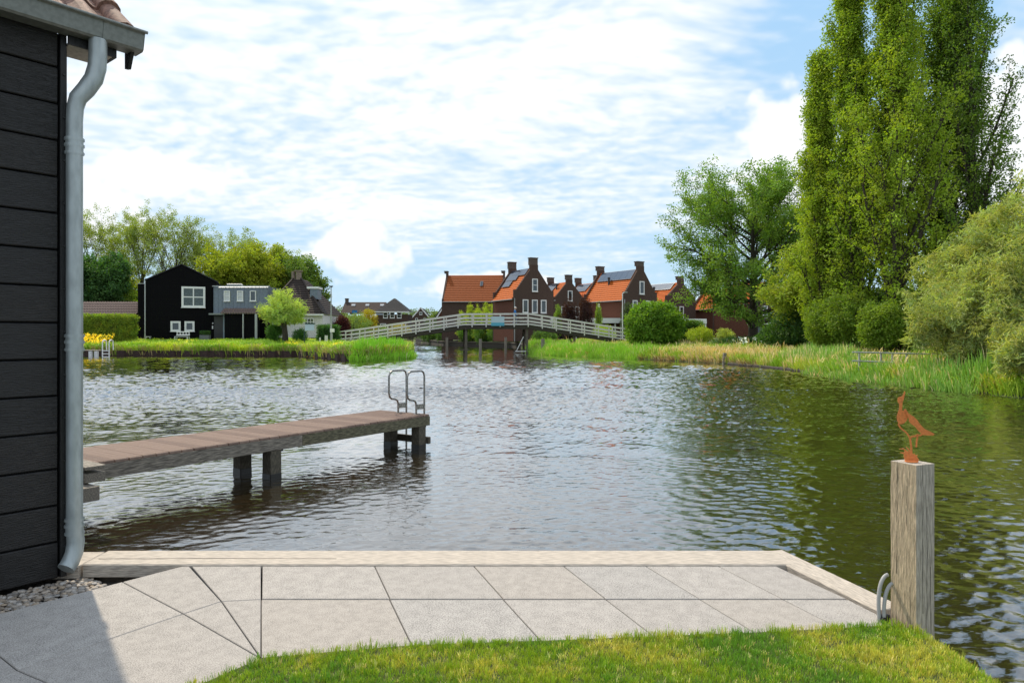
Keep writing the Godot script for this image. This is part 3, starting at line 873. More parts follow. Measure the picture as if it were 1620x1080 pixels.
# ---------------------------------------------------------------- jetty
func build_jetty() -> void:
	# local x along the jetty away from the shed, local z towards the viewer's side; origin on the water under the far end, front edge
	var w := Vector3(0.556, 0, -0.831)
	var s := Vector3(0.831, 0, 0.556)
	var bas := Basis(w, Vector3.UP, s)
	var far := V(-1.36, 0, 11.42)
	var j := thing("jetty", "long narrow timber jetty with brown planks reaching out over the water", "jetty")
	j.transform = Transform3D(bas, far)
	var r := rng_of(21)
	var pitch := 0.1475
	var plank := MB.new()
	plank.box(Vector3.ZERO, Vector3(0.137, 0.028, 1.12), Basis(), 0.003)
	# the fluted tread: fine ribs across each plank
	for k in 6:
		plank.box(Vector3(-0.055 + k * 0.022, 0.0155, 0), Vector3(0.012, 0.004, 1.10))
	var pmesh := plank.mesh()
	var turned := Basis(Vector3(0, 0, 1), Vector3.UP, Vector3(-1, 0, 0))
	for i in 52:
		put("plank", pmesh, M.deck_plank if r.randf() < 0.6 else M.deck_plank_dark, j, Transform3D(Basis(Vector3.UP, r.randf_range(-0.003, 0.003)), Vector3(-0.075 - i * pitch, 0.136 + r.randf_range(-0.0015, 0.0015), -0.56 + r.randf_range(-0.004, 0.004))))
	for z in [-0.035, -1.085]:
		var b := MB.new()
		b.box(Vector3.ZERO, Vector3(2.6, 0.15, 0.07), Basis(), 0.006)
		put("edge_beam", b.mesh(), M.mossy_timber, j, Transform3D(Basis(), Vector3(-1.28, 0.045, z)))
		var b2 := MB.new()
		b2.box(Vector3.ZERO, Vector3(5.1, 0.15, 0.07), Basis(), 0.006)
		put("edge_beam", b2.mesh(), M.grey_timber, j, Transform3D(Basis(), Vector3(-5.132, 0.045, z)))
	for q in [-0.16, -3.0, -6.4]:
		var cb := MB.new()
		cb.box(Vector3.ZERO, Vector3(0.07, 0.13, 1.0), Basis(), 0.004)
		put("cross_beam", cb.mesh(), M.wet_timber, j, Transform3D(Basis(), Vector3(q + 0.12, 0.0, -0.56)))
		var lo := MB.new()
		lo.box(Vector3.ZERO, Vector3(0.06, 0.11, 0.84), Basis(), 0.004)
		if q > -1:
			put("brace", lo.mesh(), M.pile_timber, j, Transform3D(Basis(), Vector3(q + 0.12, -0.27, -0.38)))
		for z in [-0.09, -0.71]:
			var pl := MB.new()
			pl.box(Vector3.ZERO, Vector3(0.17, 1.65, 0.17), Basis(), 0.01)
			var pile := put("pile", pl.mesh(), M.pile_timber, j, Transform3D(Basis(), Vector3(q, -0.856, z)))
			var wet := MB.new()
			wet.box(Vector3.ZERO, Vector3(0.176, 0.16, 0.176), Basis(), 0.01)
			put("waterline_band", wet.mesh(), M.wet_timber, pile, Transform3D(Basis(), Vector3(0, 0.456, 0)))
	# swimming ladder at the far end
	var lad := thing("swim_ladder", "curved stainless steel swim ladder at the end of the long jetty", "ladder")
	lad.transform = Transform3D(bas, far + w * 0.06)
	for z in [-0.16, -0.56]:
		var prof := [[0.0, -1.1], [0.0, 0.77], [-0.02, 0.83], [-0.07, 0.86], [-0.33, 0.86], [-0.39, 0.83], [-0.42, 0.77], [-0.42, 0.50], [-0.40, 0.43], [-0.36, 0.40], [-0.27, 0.385], [-0.22, 0.36], [-0.20, 0.31], [-0.20, 0.15]]
		var pp := PackedVector3Array()
		var rr := PackedFloat32Array()
		for q in prof:
			pp.append(Vector3(q[0], q[1], z))
			rr.append(0.0165)
		var t := MB.new()
		t.tube(pp, rr, 10)
		put("handrail", t.mesh(), M.steel_rail, lad)
		var pl := MB.new()
		pl.box(Vector3(-0.10, 0.27, z), Vector3(0.17, 0.085, 0.012))
		put("bracket", pl.mesh(), M.steel_rail, lad)
		var ft := MB.new()
		ft.box(Vector3(-0.20, 0.157, z), Vector3(0.09, 0.012, 0.07))
		put("foot_plate", ft.mesh(), M.steel_rail, lad)
	for y in [-0.25, -0.55, -0.85]:
		var rg := MB.new()
		rg.box(Vector3(0.0, y, -0.36), Vector3(0.06, 0.02, 0.40))
		put("rung", rg.mesh(), M.steel_rail, lad)
	# step down beside the shed
	var st := thing("boarding_step", "grey timber step on posts between the shed and the jetty", "step")
	st.transform = Transform3D(Basis(s, Vector3.UP, -w), V(-3.930, 0, 6.55))
	for q in [[0.11, 0.085, 0.0, 0.0, 0.0], [0.205, 0.03, 0.0, 0.0, 0.02], [-0.01, 0.13, 0.16, 0.13, 0.0]]:
		var bm := MB.new()
		bm.box(Vector3.ZERO, Vector3(1.5, q[1], 0.19), Basis(), 0.005)
		put("beam", bm.mesh(), M.grey_timber, st, Transform3D(Basis(), Vector3(-0.75 + q[2] + q[4], q[0], q[3])))
	var sp := MB.new()
	sp.box(Vector3(-0.35, -0.6, 0.1), Vector3(0.12, 1.1, 0.12), Basis(), 0.005)
	put("leg", sp.mesh(), M.wet_timber, st)

# ---------------------------------------------------------------- building helpers
# a window on a wall that faces local +z of frame f: frame and bars proud of the wall, panes set back in them
func window(parent: Node, f: Transform3D, w: float, h: float, nx := 1, ny := 1, fw := 0.09, pane: Material = null, sill := true) -> void:
	var b := MB.new()
	for s in [-1.0, 1.0]:
		b.box(Vector3(s * (w / 2 - fw / 2), 0, 0.03), Vector3(fw, h, 0.1))
		b.box(Vector3(0, s * (h / 2 - fw / 2), 0.03), Vector3(w - 2 * fw, fw, 0.098))
	for i in range(1, nx):
		b.box(Vector3(-w / 2 + w * i / nx, 0, 0.025), Vector3(fw * 0.6, h - 2 * fw, 0.07))
	for i in range(1, ny):
		b.box(Vector3(0, -h / 2 + h * i / ny, 0.024), Vector3(w - 2 * fw, fw * 0.6, 0.066))
	var win := put("window", b.mesh(), M.white_paint, parent, f)
	for i in nx:
		for k in ny:
			var g := MB.new()
			g.box(Vector3(-w / 2 + w * (i + 0.5) / nx, -h / 2 + h * (k + 0.5) / ny, 0.012), Vector3(w / nx - fw * 0.7, h / ny - fw * 0.7, 0.016))
			put("pane", g.mesh(), pane if pane else M.pane, win)
	if sill:
		var s2 := MB.new()
		s2.box(Vector3(0, -h / 2 - 0.03, 0.06), Vector3(w + 0.1, 0.05, 0.16))
		put("sill", s2.mesh(), M.white_paint, win)

# a roof plane laid in overlapping courses from eave to ridge
func courses(b: MB, e0: Vector3, e1: Vector3, r0: Vector3, r1: Vector3, k: int, lift := 0.05, waves := 0, amp := 0.03) -> void:
	var out := (e1 - e0).cross(r0 - e0).normalized()
	if out.y < 0:
		out = -out
	for i in k:
		var t0 := float(i) / k
		var t1 := (i + 1.12) / k
		var a := e0.lerp(r0, t0) + out * lift
		var c := e1.lerp(r1, t0) + out * lift
		var d := e0.lerp(r0, minf(t1, 1.0))
		var e := e1.lerp(r1, minf(t1, 1.0))
		if waves == 0:
			b.quad(a, c, e, d, out)
			b.quad(a, c, e1.lerp(r1, t0), e0.lerp(r0, t0), e0 - r0)
			continue
		for w in waves * 4:
			var u := float(w) / (waves * 4)
			var u2 := float(w + 1) / (waves * 4)
			var h := out * amp * sin(u * waves * TAU)
			var h2 := out * amp * sin(u2 * waves * TAU)
			b.quad(a.lerp(c, u) + h, a.lerp(c, u2) + h2, d.lerp(e, u2) + h2, d.lerp(e, u) + h, out)
			b.quad(a.lerp(c, u) + h, a.lerp(c, u2) + h2, a.lerp(c, u2) + h2 - out * lift * 1.5, a.lerp(c, u) + h - out * lift * 1.5, e0 - r0)

func prism(b: MB, pts: Array, z0: float, z1: float) -> void:
	var o := PackedVector2Array()
	for i in range(0, pts.size(), 2):
		o.append(Vector2(pts[i], pts[i + 1]))
	b.plate(o, z1 - z0, Transform3D(Basis(), Vector3(0, 0, (z0 + z1) / 2)))

# vertical boarding: thin strips proud of a wall that faces +z
func strips(b: MB, x0: float, x1: float, y0: float, top: Callable, z: float, pitch := 0.22) -> void:
	var x := x0 + pitch / 2
	while x < x1:
		var t: float = top.call(x)
		b.box(Vector3(x, (y0 + t) / 2, z + 0.012), Vector3(pitch * 0.82, t - y0, 0.024))
		x += pitch

# ---------------------------------------------------------------- left shore
func build_left_shore() -> void:
	# steel sheet piling, panel by panel
	var quay := thing("sheet_pile_wall", "rusty dark brown steel sheet piling along the grassy far bank", "quay wall", V(-18.4, WATER, 60))
	var line := [Vector2(-44, 61.85), Vector2(-18.4, 59.95), Vector2(-10.75, 48.4), Vector2(-9.9, 50.6)]
	for k in 3:
		var a: Vector2 = line[k]
		var e: Vector2 = line[k + 1]
		var cnt := int(round(a.distance_to(e) / 1.5))
		for i in cnt:
			var p := a.lerp(e, float(i) / cnt)
			var q := a.lerp(e, float(i + 1) / cnt)
			var x := V(q.x - p.x, 0, q.y - p.y)
			var out := Vector3(0, 1, 0).cross(x).normalized()
			if out.z < 0 and k < 2:
				out = -out
			var b := MB.new()
			var prev := Vector3.ZERO
			var pr := [[0.0, 0.0], [0.08, 0.0], [0.2, 0.16], [0.62, 0.16], [0.74, 0.0], [1.0, 0.0]]
			for s in pr.size():
				var c: Vector3 = V(p.x, 0, p.y) + x * pr[s][0] + out * pr[s][1] - quay.position
				c.y = 0
				if s > 0:
					b.quad(prev + Vector3(0, -1.2, 0), c + Vector3(0, -1.2, 0), c + Vector3(0, 0.50, 0), prev + Vector3(0, 0.50, 0), out)
					b.quad(prev + Vector3(0, 0.50, 0), c + Vector3(0, 0.50, 0), c + Vector3(0, 0.50, 0) - out * 0.05, prev + Vector3(0, 0.50, 0) - out * 0.05, Vector3.UP)
				prev = c
			put("panel", b.mesh(), M.sheet_pile, quay)
	# small swimming platform by the hedge
	var pf := thing("swim_platform", "small grey timber landing on pale piles below the clipped hedge", "landing", V(-35.100, 0, 58.5))
	for i in 12:
		var b := MB.new()
		b.box(Vector3(-2.0 + i * 0.22, 0.18, 0), Vector3(0.2, 0.05, 1.5))
		put("plank", b.mesh(), M.grey_timber, pf)
	for x in [0.15, 0.62]:
		var b := MB.new()
		b.box(Vector3(x - 0.1, -0.55, 0.7), Vector3(0.26, 1.35, 0.2))
		put("pile", b.mesh(), M.plaster, pf)
	var lad := thing("swim_ladder", "white ladder with two hooped handrails on the small landing by hedge", "ladder", V(-33.798, 0, 57.9))
	for x in [-0.28, 0.28]:
		var t := MB.new()
		t.tube(PackedVector3Array([Vector3(x, -0.7, 0.1), Vector3(x, 0.85, 0.1), Vector3(x, 1.0, 0.0), Vector3(x, 1.05, -0.2), Vector3(x, 0.95, -0.45), Vector3(x, 0.2, -0.5)]), PackedFloat32Array([0.05, 0.05, 0.05, 0.05, 0.05, 0.05]), 6)
		put("handrail", t.mesh(), M.white_paint, lad)
	for y in [-0.35, -0.1, 0.15]:
		var t := MB.new()
		t.box(Vector3(0, y, 0.1), Vector3(0.56, 0.06, 0.1))
		put("rung", t.mesh(), M.white_paint, lad)
	# low tiled outbuilding
	var z := 76.0
	var ob := thing("outbuilding", "long low black outbuilding with pale pink tiled roof behind the hedge", "outbuilding", V(-44.909, 0.9, 76))
	var b0 := MB.new()
	b0.box(Vector3(-1.5, 1.5, -3), Vector3(12.0, 3.0, 6))
	put("wall", b0.mesh(), M.black_wood, ob)
	var rb := MB.new()
	courses(rb, Vector3(-7.6, 3.730 - 0.9, 0.35), Vector3(4.0, 3.730 - 0.9, 0.35), Vector3(-7.6, 5.215 - 0.9, -2.2), Vector3(4.0, 5.215 - 0.9, -2.2), 5, 0.06, 40, 0.05)
	courses(rb, Vector3(-7.6, 2.4, -5.5), Vector3(4.0, 2.4, -5.5), Vector3(-7.6, 5.215 - 0.9, -2.2), Vector3(4.0, 5.215 - 0.9, -2.2), 5, 0.06)
	put("roof", rb.mesh(), M.pink_tile, ob)
	var og := MB.new()
	og.bar(Vector3(-7.6, 3.626 - 0.9, 0.42), Vector3(4.0, 3.626 - 0.9, 0.42), 0.12, 0.12)
	put("gutter", og.mesh(), M.dark_metal, ob)
	# black barn house
	z = 72.0
	var barn := thing("barn_house", "black boarded barn house with white windows and a plain gable", "house", V(-34.233, 0.75, 72), deg_to_rad(20))
	var hw := 3.35
	var ey := 7.014 - 0.75
	var ay := 8.715 - 0.75
	var bb := MB.new()
	prism(bb, [-hw, 0, hw, 0, hw, ey, 0, ay, -hw, ey], -8.0, 0.0)
	strips(bb, -hw, hw, 0.1, func(x: float) -> float: return ay - absf(x) / hw * (ay - ey) - 0.03, 0.0)
	put("wall", bb.mesh(), M.black_wood, barn)
	for s in [-1.0, 1.0]:
		var rr := MB.new()
		var n := Vector3(s * (ay - ey), hw, 0).normalized()
		rr.box(Vector3(s * hw / 2, (ay + ey) / 2, -3.95) + n * 0.08, Vector3(Vector2(hw, ay - ey).length() + 0.08, 0.1, 8.15), Basis(Vector3(s * hw, -(ay - ey), 0).normalized(), n * 1.0, Vector3(s * hw, -(ay - ey), 0).normalized().cross(n)))
		put("roof", rr.mesh(), M.black_roof, barn)
	var k := 72.0 / 1100.0
	window(barn, Transform3D(Basis(), Vector3((304 - 287) * k, 5.410 - 0.75, 0.03)), 34.5 * k, 33 * k, 2, 2, 0.20, M.pane_curtain)
	for px in [278.3, 298.3]:
		window(barn, Transform3D(Basis(), Vector3((px - 287) * k, 2.366 - 0.75, 0.03)), 14.5 * k, 16 * k, 1, 1, 0.19)
	var dp := MB.new()
	dp.tube(PackedVector3Array([Vector3(-hw - 0.03, 0, 0.1), Vector3(-hw - 0.03, ey, 0.1)]), PackedFloat32Array([0.06, 0.06]), 8)
	put("downpipe", dp.mesh(), M.lamp_grey, barn)
	var lamp := MB.new()
	lamp.tube(PackedVector3Array([Vector3((332.5 - 287) * k, 2.105 - 0.75, 0.12), Vector3((332.5 - 287) * k, 2.432 - 0.75, 0.12)]), PackedFloat32Array([0.09, 0.09]), 10)
	lamp.box(Vector3((332.5 - 287) * k, 2.694 - 0.75, 0.08), Vector3(0.12, 0.16, 0.1))
	put("wall_lamp", lamp.mesh(), M.white_paint, barn)
	var ax := thing("barn_annex", "flat-topped black boarded annex on the side of the barn house", "annex", V(-38.835, 0.75, 73.4))
	var am := MB.new()
	am.box(Vector3(0, (6.855 - 0.75) / 2, -3), Vector3(1.42, 6.855 - 0.75, 6))
	strips(am, -0.71, 0.71, 0.0, func(_x: float) -> float: return 6.788 - 0.75, 0.0)
	put("wall", am.mesh(), M.black_wood, ax)
	var ac := MB.new()
	ac.box(Vector3(0, 6.855 - 0.75 + 0.03, -3), Vector3(1.5, 0.06, 6.1))
	put("roof_cap", ac.mesh(), M.lamp_grey, ax)
	# zinc-clad house
	var zh := thing("zinc_house", "grey zinc-clad upper storey over black boarded walls beside the barn", "house", V(-28.670, 0.75, 72.5))
	k = 72.5 / 1100.0
	var top := 6.525 - 0.75
	var mid := 3.625 - 0.75
	var lower := MB.new()
	lower.box(Vector3(0.3, mid / 2, -3.5), Vector3(5.6, mid, 7.0))
	strips(lower, (361 - 375) * k, 3.1, 0.1, func(_x: float) -> float: return mid - 0.1, 0.0)
	put("wall", lower.mesh(), M.black_wood, zh)
	var zc := MB.new()
	prism(zc, [0.0, mid, 0.0, top - 0.1, 0.25, top, 6.6, top, 6.6, mid], -3.1, 2.55)
	for i in 15:
		zc.box(Vector3(0.0, (mid + top) / 2, -3.0 + i * 0.39), Vector3(0.05, top - mid - 0.1, 0.03))
	var clad := put("zinc_cladding", zc.mesh(), M.zinc_sheet, zh, Transform3D(Basis(Vector3(0, 0, -1), Vector3.UP, Vector3(1, 0, 0)), Vector3(0.6, 0, -0.05)))
	var i2 := 0
	for px in [358.8, 379.7, 400.0]:
		window(zh, Transform3D(Basis(), Vector3((px - 375) * k, 5.536 - 0.75, 0.0)), 9.6 * k, 16.5 * k, 1, 1 if i2 == 2 else 2, 0.08, M.pane if i2 == 2 else M.pane_blind)
		i2 += 1
	var tr := MB.new()
	tr.bar(Vector3(-2.55, top + 0.03, 0.05), Vector3(3.4, top + 0.03, 0.05), 0.25, 0.09)
	put("roof_trim", tr.mesh(), M.lamp_grey, zh)
	var pr2 := MB.new()
	courses(pr2, Vector3((356 - 375) * k, mid + 0.05, 1.3), Vector3(3.5, mid + 0.05, 1.3), Vector3((356 - 375) * k, mid + 0.62, 0.15), Vector3(3.5, mid + 0.62, 0.15), 3, 0.06, 18, 0.06)
	put("porch_roof", pr2.mesh(), M.pink_tile, zh)
	var wall2 := MB.new()
	strips(wall2, (361 - 375) * k, (411 - 375) * k, 0.1, func(_x: float) -> float: return mid - 0.02, 1.0)
	wall2.box(Vector3((386 - 375) * k, mid / 2, 0.5), Vector3(3.3, mid, 1.0))
	put("porch_wall", wall2.mesh(), M.black_wood, zh)
	var pp := MB.new()
	pp.box(Vector3((392 - 375) * k, mid / 2, 1.32), Vector3(0.11, mid, 0.11))
	put("porch_post", pp.mesh(), M.lamp_grey, zh)
	var p3 := MB.new()
	p3.box(Vector3((411.5 - 375) * k, mid / 2, 1.2), Vector3(0.2, mid, 0.2))
	put("porch_post", p3.mesh(), M.lamp_grey, zh)
	var dr := MB.new()
	dr.box(Vector3((357.5 - 375) * k, (mid - 0.1) / 2, 0.2), Vector3(0.46, mid - 0.1, 0.08))
	var door := put("door_panel", dr.mesh(), M.blue_grey_paint, zh)
	var hd := MB.new()
	hd.box(Vector3((356.5 - 375) * k, 1.1, 0.28), Vector3(0.05, 0.2, 0.06))
	put("handle", hd.mesh(), M.lamp_grey, door)
	var dd := MB.new()
	dd.box(Vector3((346 - 375) * k, (mid - 0.15) / 2, 0.05), Vector3(0.95, mid - 0.15, 0.06))
	put("door", dd.mesh(), M.dark_metal, zh)
	var cn := MB.new()
	cn.box(Vector3((348.5 - 375) * k, mid + 0.0, 0.45), Vector3(1.7, 0.16, 0.9))
	put("canopy", cn.mesh(), M.zinc_old, zh)
	var du := MB.new()
	du.tube(PackedVector3Array([Vector3(-1.3, top + 0.22, -0.6), Vector3(0.2, top + 0.22, -0.6), Vector3(0.34, top + 0.05, -0.6)]), PackedFloat32Array([0.11, 0.11, 0.11]), 8)
	put("roof_duct", du.mesh(), M.lamp_grey, zh)
	# white farmhouse: tiled hip with a wide chimney
	var fh := thing("farmhouse", "white plastered farmhouse with steep brown tiled roof and brick chimney", "house", V(-22.873, 0.75, 74))
	k = 74.0 / 1100.0
	var eave := 3.670 - 0.75
	var apex := 7.706 - 0.75
	var wl := MB.new()
	wl.box(Vector3(-0.2, eave / 2 + 0.2, -4), Vector3(5.8, eave - 0.4, 8))
	put("wall", wl.mesh(), M.plaster, fh)
	var pn := MB.new()
	pn.box(Vector3(-0.2, 0.22, -4), Vector3(5.9, 0.44, 8.1))
	put("plinth", pn.mesh(), M.dark_metal, fh)
	var rf := MB.new()
	var el := Vector3((414 - 470) * k, eave, 0.35)
	var er := Vector3((512.5 - 470) * k, eave, 0.35)
	courses(rf, el, er, Vector3((449 - 470) * k, apex, -3.4), Vector3((460 - 470) * k, apex, -3.4), 16, 0.06)
	courses(rf, er, er + Vector3(0, 0, -9), Vector3((460 - 470) * k, apex, -3.4), Vector3((460 - 470) * k, apex, -6.0), 16, 0.05)
	courses(rf, el, el + Vector3(0, 0, -9), Vector3((449 - 470) * k, apex, -3.4), Vector3((449 - 470) * k, apex, -6.0), 16, 0.05)
	var roof := put("roof", rf.mesh(), M.farm_tile, fh)
	var hp := MB.new()
	hp.bar(er + Vector3(0, 0.08, 0), Vector3((461 - 470) * k, apex + 0.08, -3.4), 0.2, 0.14)
	hp.bar(el + Vector3(0, 0.08, 0), Vector3((448 - 470) * k, apex + 0.08, -3.4), 0.2, 0.14)
	put("hip_tiles", hp.mesh(), M.farm_tile, roof)
	var ch := MB.new()
	for q in [[447.0, 427.0, 3.5], [456.0, 425.0, 6.5]]:
		ch.box(Vector3((q[0] - 470) * k, apex + 0.35, -3.6), Vector3(q[2] * k, 1.0, 0.6))
	ch.box(Vector3((455.5 - 470) * k, apex + 0.9, -3.6), Vector3(0.75, 0.12, 0.8))
	put("chimney", ch.mesh(), M.brick_yellow, roof)
	var dm := MB.new()
	dm.box(Vector3((490 - 470) * k, 6.010 - 0.75, -2.2), Vector3(0.8, 1.3, 1.6))
	var dorm := put("dormer", dm.mesh(), M.zinc_sheet, roof)
	var dc := MB.new()
	dc.box(Vector3((488.5 - 470) * k, 6.494 - 0.75 + 0.1, -2.2), Vector3(1.2, 0.22, 1.9))
	put("dormer_roof", dc.mesh(), M.white_paint, dorm)
	var gt := MB.new()
	gt.bar(Vector3((440 - 470) * k, eave - 0.06, 0.38), Vector3((513 - 470) * k, eave - 0.06, 0.38), 0.16, 0.16)
	put("gutter", gt.mesh(), M.white_paint, fh)
	window(fh, Transform3D(Basis(), Vector3((489 - 470) * k, 2.863 - 0.75, 0.03)), 15 * k, 12 * k, 3, 2, 0.09)
	# things on the bank
	var bench := thing("garden_bench", "white slatted bench standing against the black barn wall", "bench", V(-33.186, 0.86, 70))
	var s0 := MB.new()
	s0.box(Vector3(0, 0.45, 0.15), Vector3(1.35, 0.05, 0.45))
	put("seat", s0.mesh(), M.white_paint, bench)
	var s1 := MB.new()
	for y in [0.62, 0.92]:
		s1.box(Vector3(0, y, -0.1), Vector3(1.35, 0.11, 0.04))
	for i in 5:
		s1.box(Vector3(-0.6 + i * 0.3, 0.77, -0.1), Vector3(0.07, 0.25, 0.03))
	put("backrest", s1.mesh(), M.white_paint, bench)
	for x in [-0.62, 0.62]:
		for zz in [-0.08, 0.34]:
			var l := MB.new()
			l.box(Vector3(x, 0.22, zz), Vector3(0.07, 0.46, 0.07))
			put("leg", l.mesh(), M.white_paint, bench)
	var pl := thing("planter", "grey box planter with clipped hedge top by the barn corner", "planter", V(-31.148, 0.86, 70.5))
	var pb := MB.new()
	pb.box(Vector3(0, 0.3, 0), Vector3(0.95, 0.6, 0.5), Basis(), 0.02)
	put("box", pb.mesh(), M.planter, pl)
	leafy_box(pl, "clipped_shrub", Vector3(0, 0.8, 0), Vector3(0.98, 0.42, 0.5), 120, 0.16, Color(0.04, 0.08, 0.018), 44)
	var stool := thing("garden_chair", "low white tube chair frame beside the barn downpipe", "chair", V(-36.948, 0.86, 70.5))
	var sf := MB.new()
	sf.tube(PackedVector3Array([Vector3(-0.2, 0, 0), Vector3(-0.2, 0.36, 0), Vector3(-0.12, 0.42, 0), Vector3(0.2, 0.42, 0), Vector3(0.22, 0, 0)]), PackedFloat32Array([0.03, 0.03, 0.03, 0.03, 0.03]), 6)
	put("frame", sf.mesh(), M.white_paint, stool)
	var ss := MB.new()
	ss.box(Vector3(0, 0.44, -0.15), Vector3(0.4, 0.04, 0.35))
	put("seat", ss.mesh(), M.white_paint, stool)
	var info := thing("information_board", "pale blue information panel on a dark green post near the willow", "sign", V(-18.149, 0.6, 62))
	var ip := MB.new()
	ip.box(Vector3(-0.38, 0.55, 0), Vector3(0.09, 1.3, 0.09))
	put("post", ip.mesh(), M.sign_green, info)
	var ib := MB.new()
	ib.box(Vector3(0.1, 2.155 - 0.6, 0.03), Vector3(0.82, 0.62, 0.05), Basis(Vector3.RIGHT, -0.25))
	var board := put("panel", ib.mesh(), M.sign_face, info)
	var it := MB.new()
	it.box(Vector3(0.1, 2.465 - 0.6 + 0.02, -0.05), Vector3(0.92, 0.09, 0.16))
	put("hood", it.mesh(), M.sign_green, board)
	street_lamp("slim grey street lamp with a flat dark head by the dark hedge", -17.450, 67.0, 0.9, 6.079)
	for px in [506.0, 514.5, 517.0]:
		var b := MB.new()
		b.tube(PackedVector3Array([Vector3(0, -0.1, 0), Vector3(0, 0.55 if px < 510 else 0.75, 0), Vector3(0, 0.62 if px < 510 else 0.82, 0)]), PackedFloat32Array([0.07, 0.07, 0.03]), 8)
		var o := put("bollard", b.mesh(), M.plaster, self, Transform3D(Basis(), V((px - 810) / 1100 * 65.0, 0.62, 65)))
		tag(o, {506.0: "shorter pale bollard at the dark hedge, nearest the information panel", 514.5: "white bollard before the dark hedge, middle one of three", 517.0: "white bollard before the dark hedge, nearest the lamp post"}[px], "bollard", "pale bollards by the hedge")
	var ns := thing("notice_sign", "small white square sign on a short pole beside the lamp post", "sign", V(-17.070, 0.7, 66))
	var nm := MB.new()
	nm.box(Vector3(0, 1.900 - 0.7, 0.05), Vector3(0.42, 0.34, 0.03))
	put("face", nm.mesh(), M.white_paint, ns)
	var np := MB.new()
	np.bar(Vector3(0.0, -0.2, 0), Vector3(0, 0.9, 0), 0.05, 0.05, Vector3.RIGHT)
	put("pole", np.mesh(), M.lamp_grey, ns)
	var rs := thing("road_sign", "blue direction sign high on a slim pole among green shrubs", "sign", V(-19.015, 0.9, 84))
	var rm := MB.new()
	rm.box(Vector3(0, 4.275 - 0.9, 0.05), Vector3(0.62, 0.36, 0.04))
	put("face", rm.mesh(), M.sign_blue, rs)
	var rp := MB.new()
	rp.tube(PackedVector3Array([Vector3(0, 0, 0), Vector3(0, 4.428 - 0.9, 0)]), PackedFloat32Array([0.05, 0.05]), 8)
	put("pole", rp.mesh(), M.lamp_grey, rs)

func street_lamp(label: String, x: float, d: float, y: float, top: float) -> void:
	var l := thing("street_lamp", label, "street lamp", V(x, y, d))
	var b := MB.new()
	var h := top - y
	b.tube(PackedVector3Array([Vector3(0, -0.3, 0), Vector3(0, h * 0.45, 0), Vector3(0, h * 0.46, 0), Vector3(0, h, 0)]), PackedFloat32Array([0.10, 0.09, 0.065, 0.05]), 10)
	put("pole", b.mesh(), M.lamp_grey, l)
	var c := MB.new()
	c.tube(PackedVector3Array([Vector3(0, h - 0.02, 0), Vector3(0, h + 0.05, 0), Vector3(0, h + 0.12, 0)]), PackedFloat32Array([0.08, 0.2, 0.19]), 12)
	put("lamp_head", c.mesh(), M.dark_metal, l)

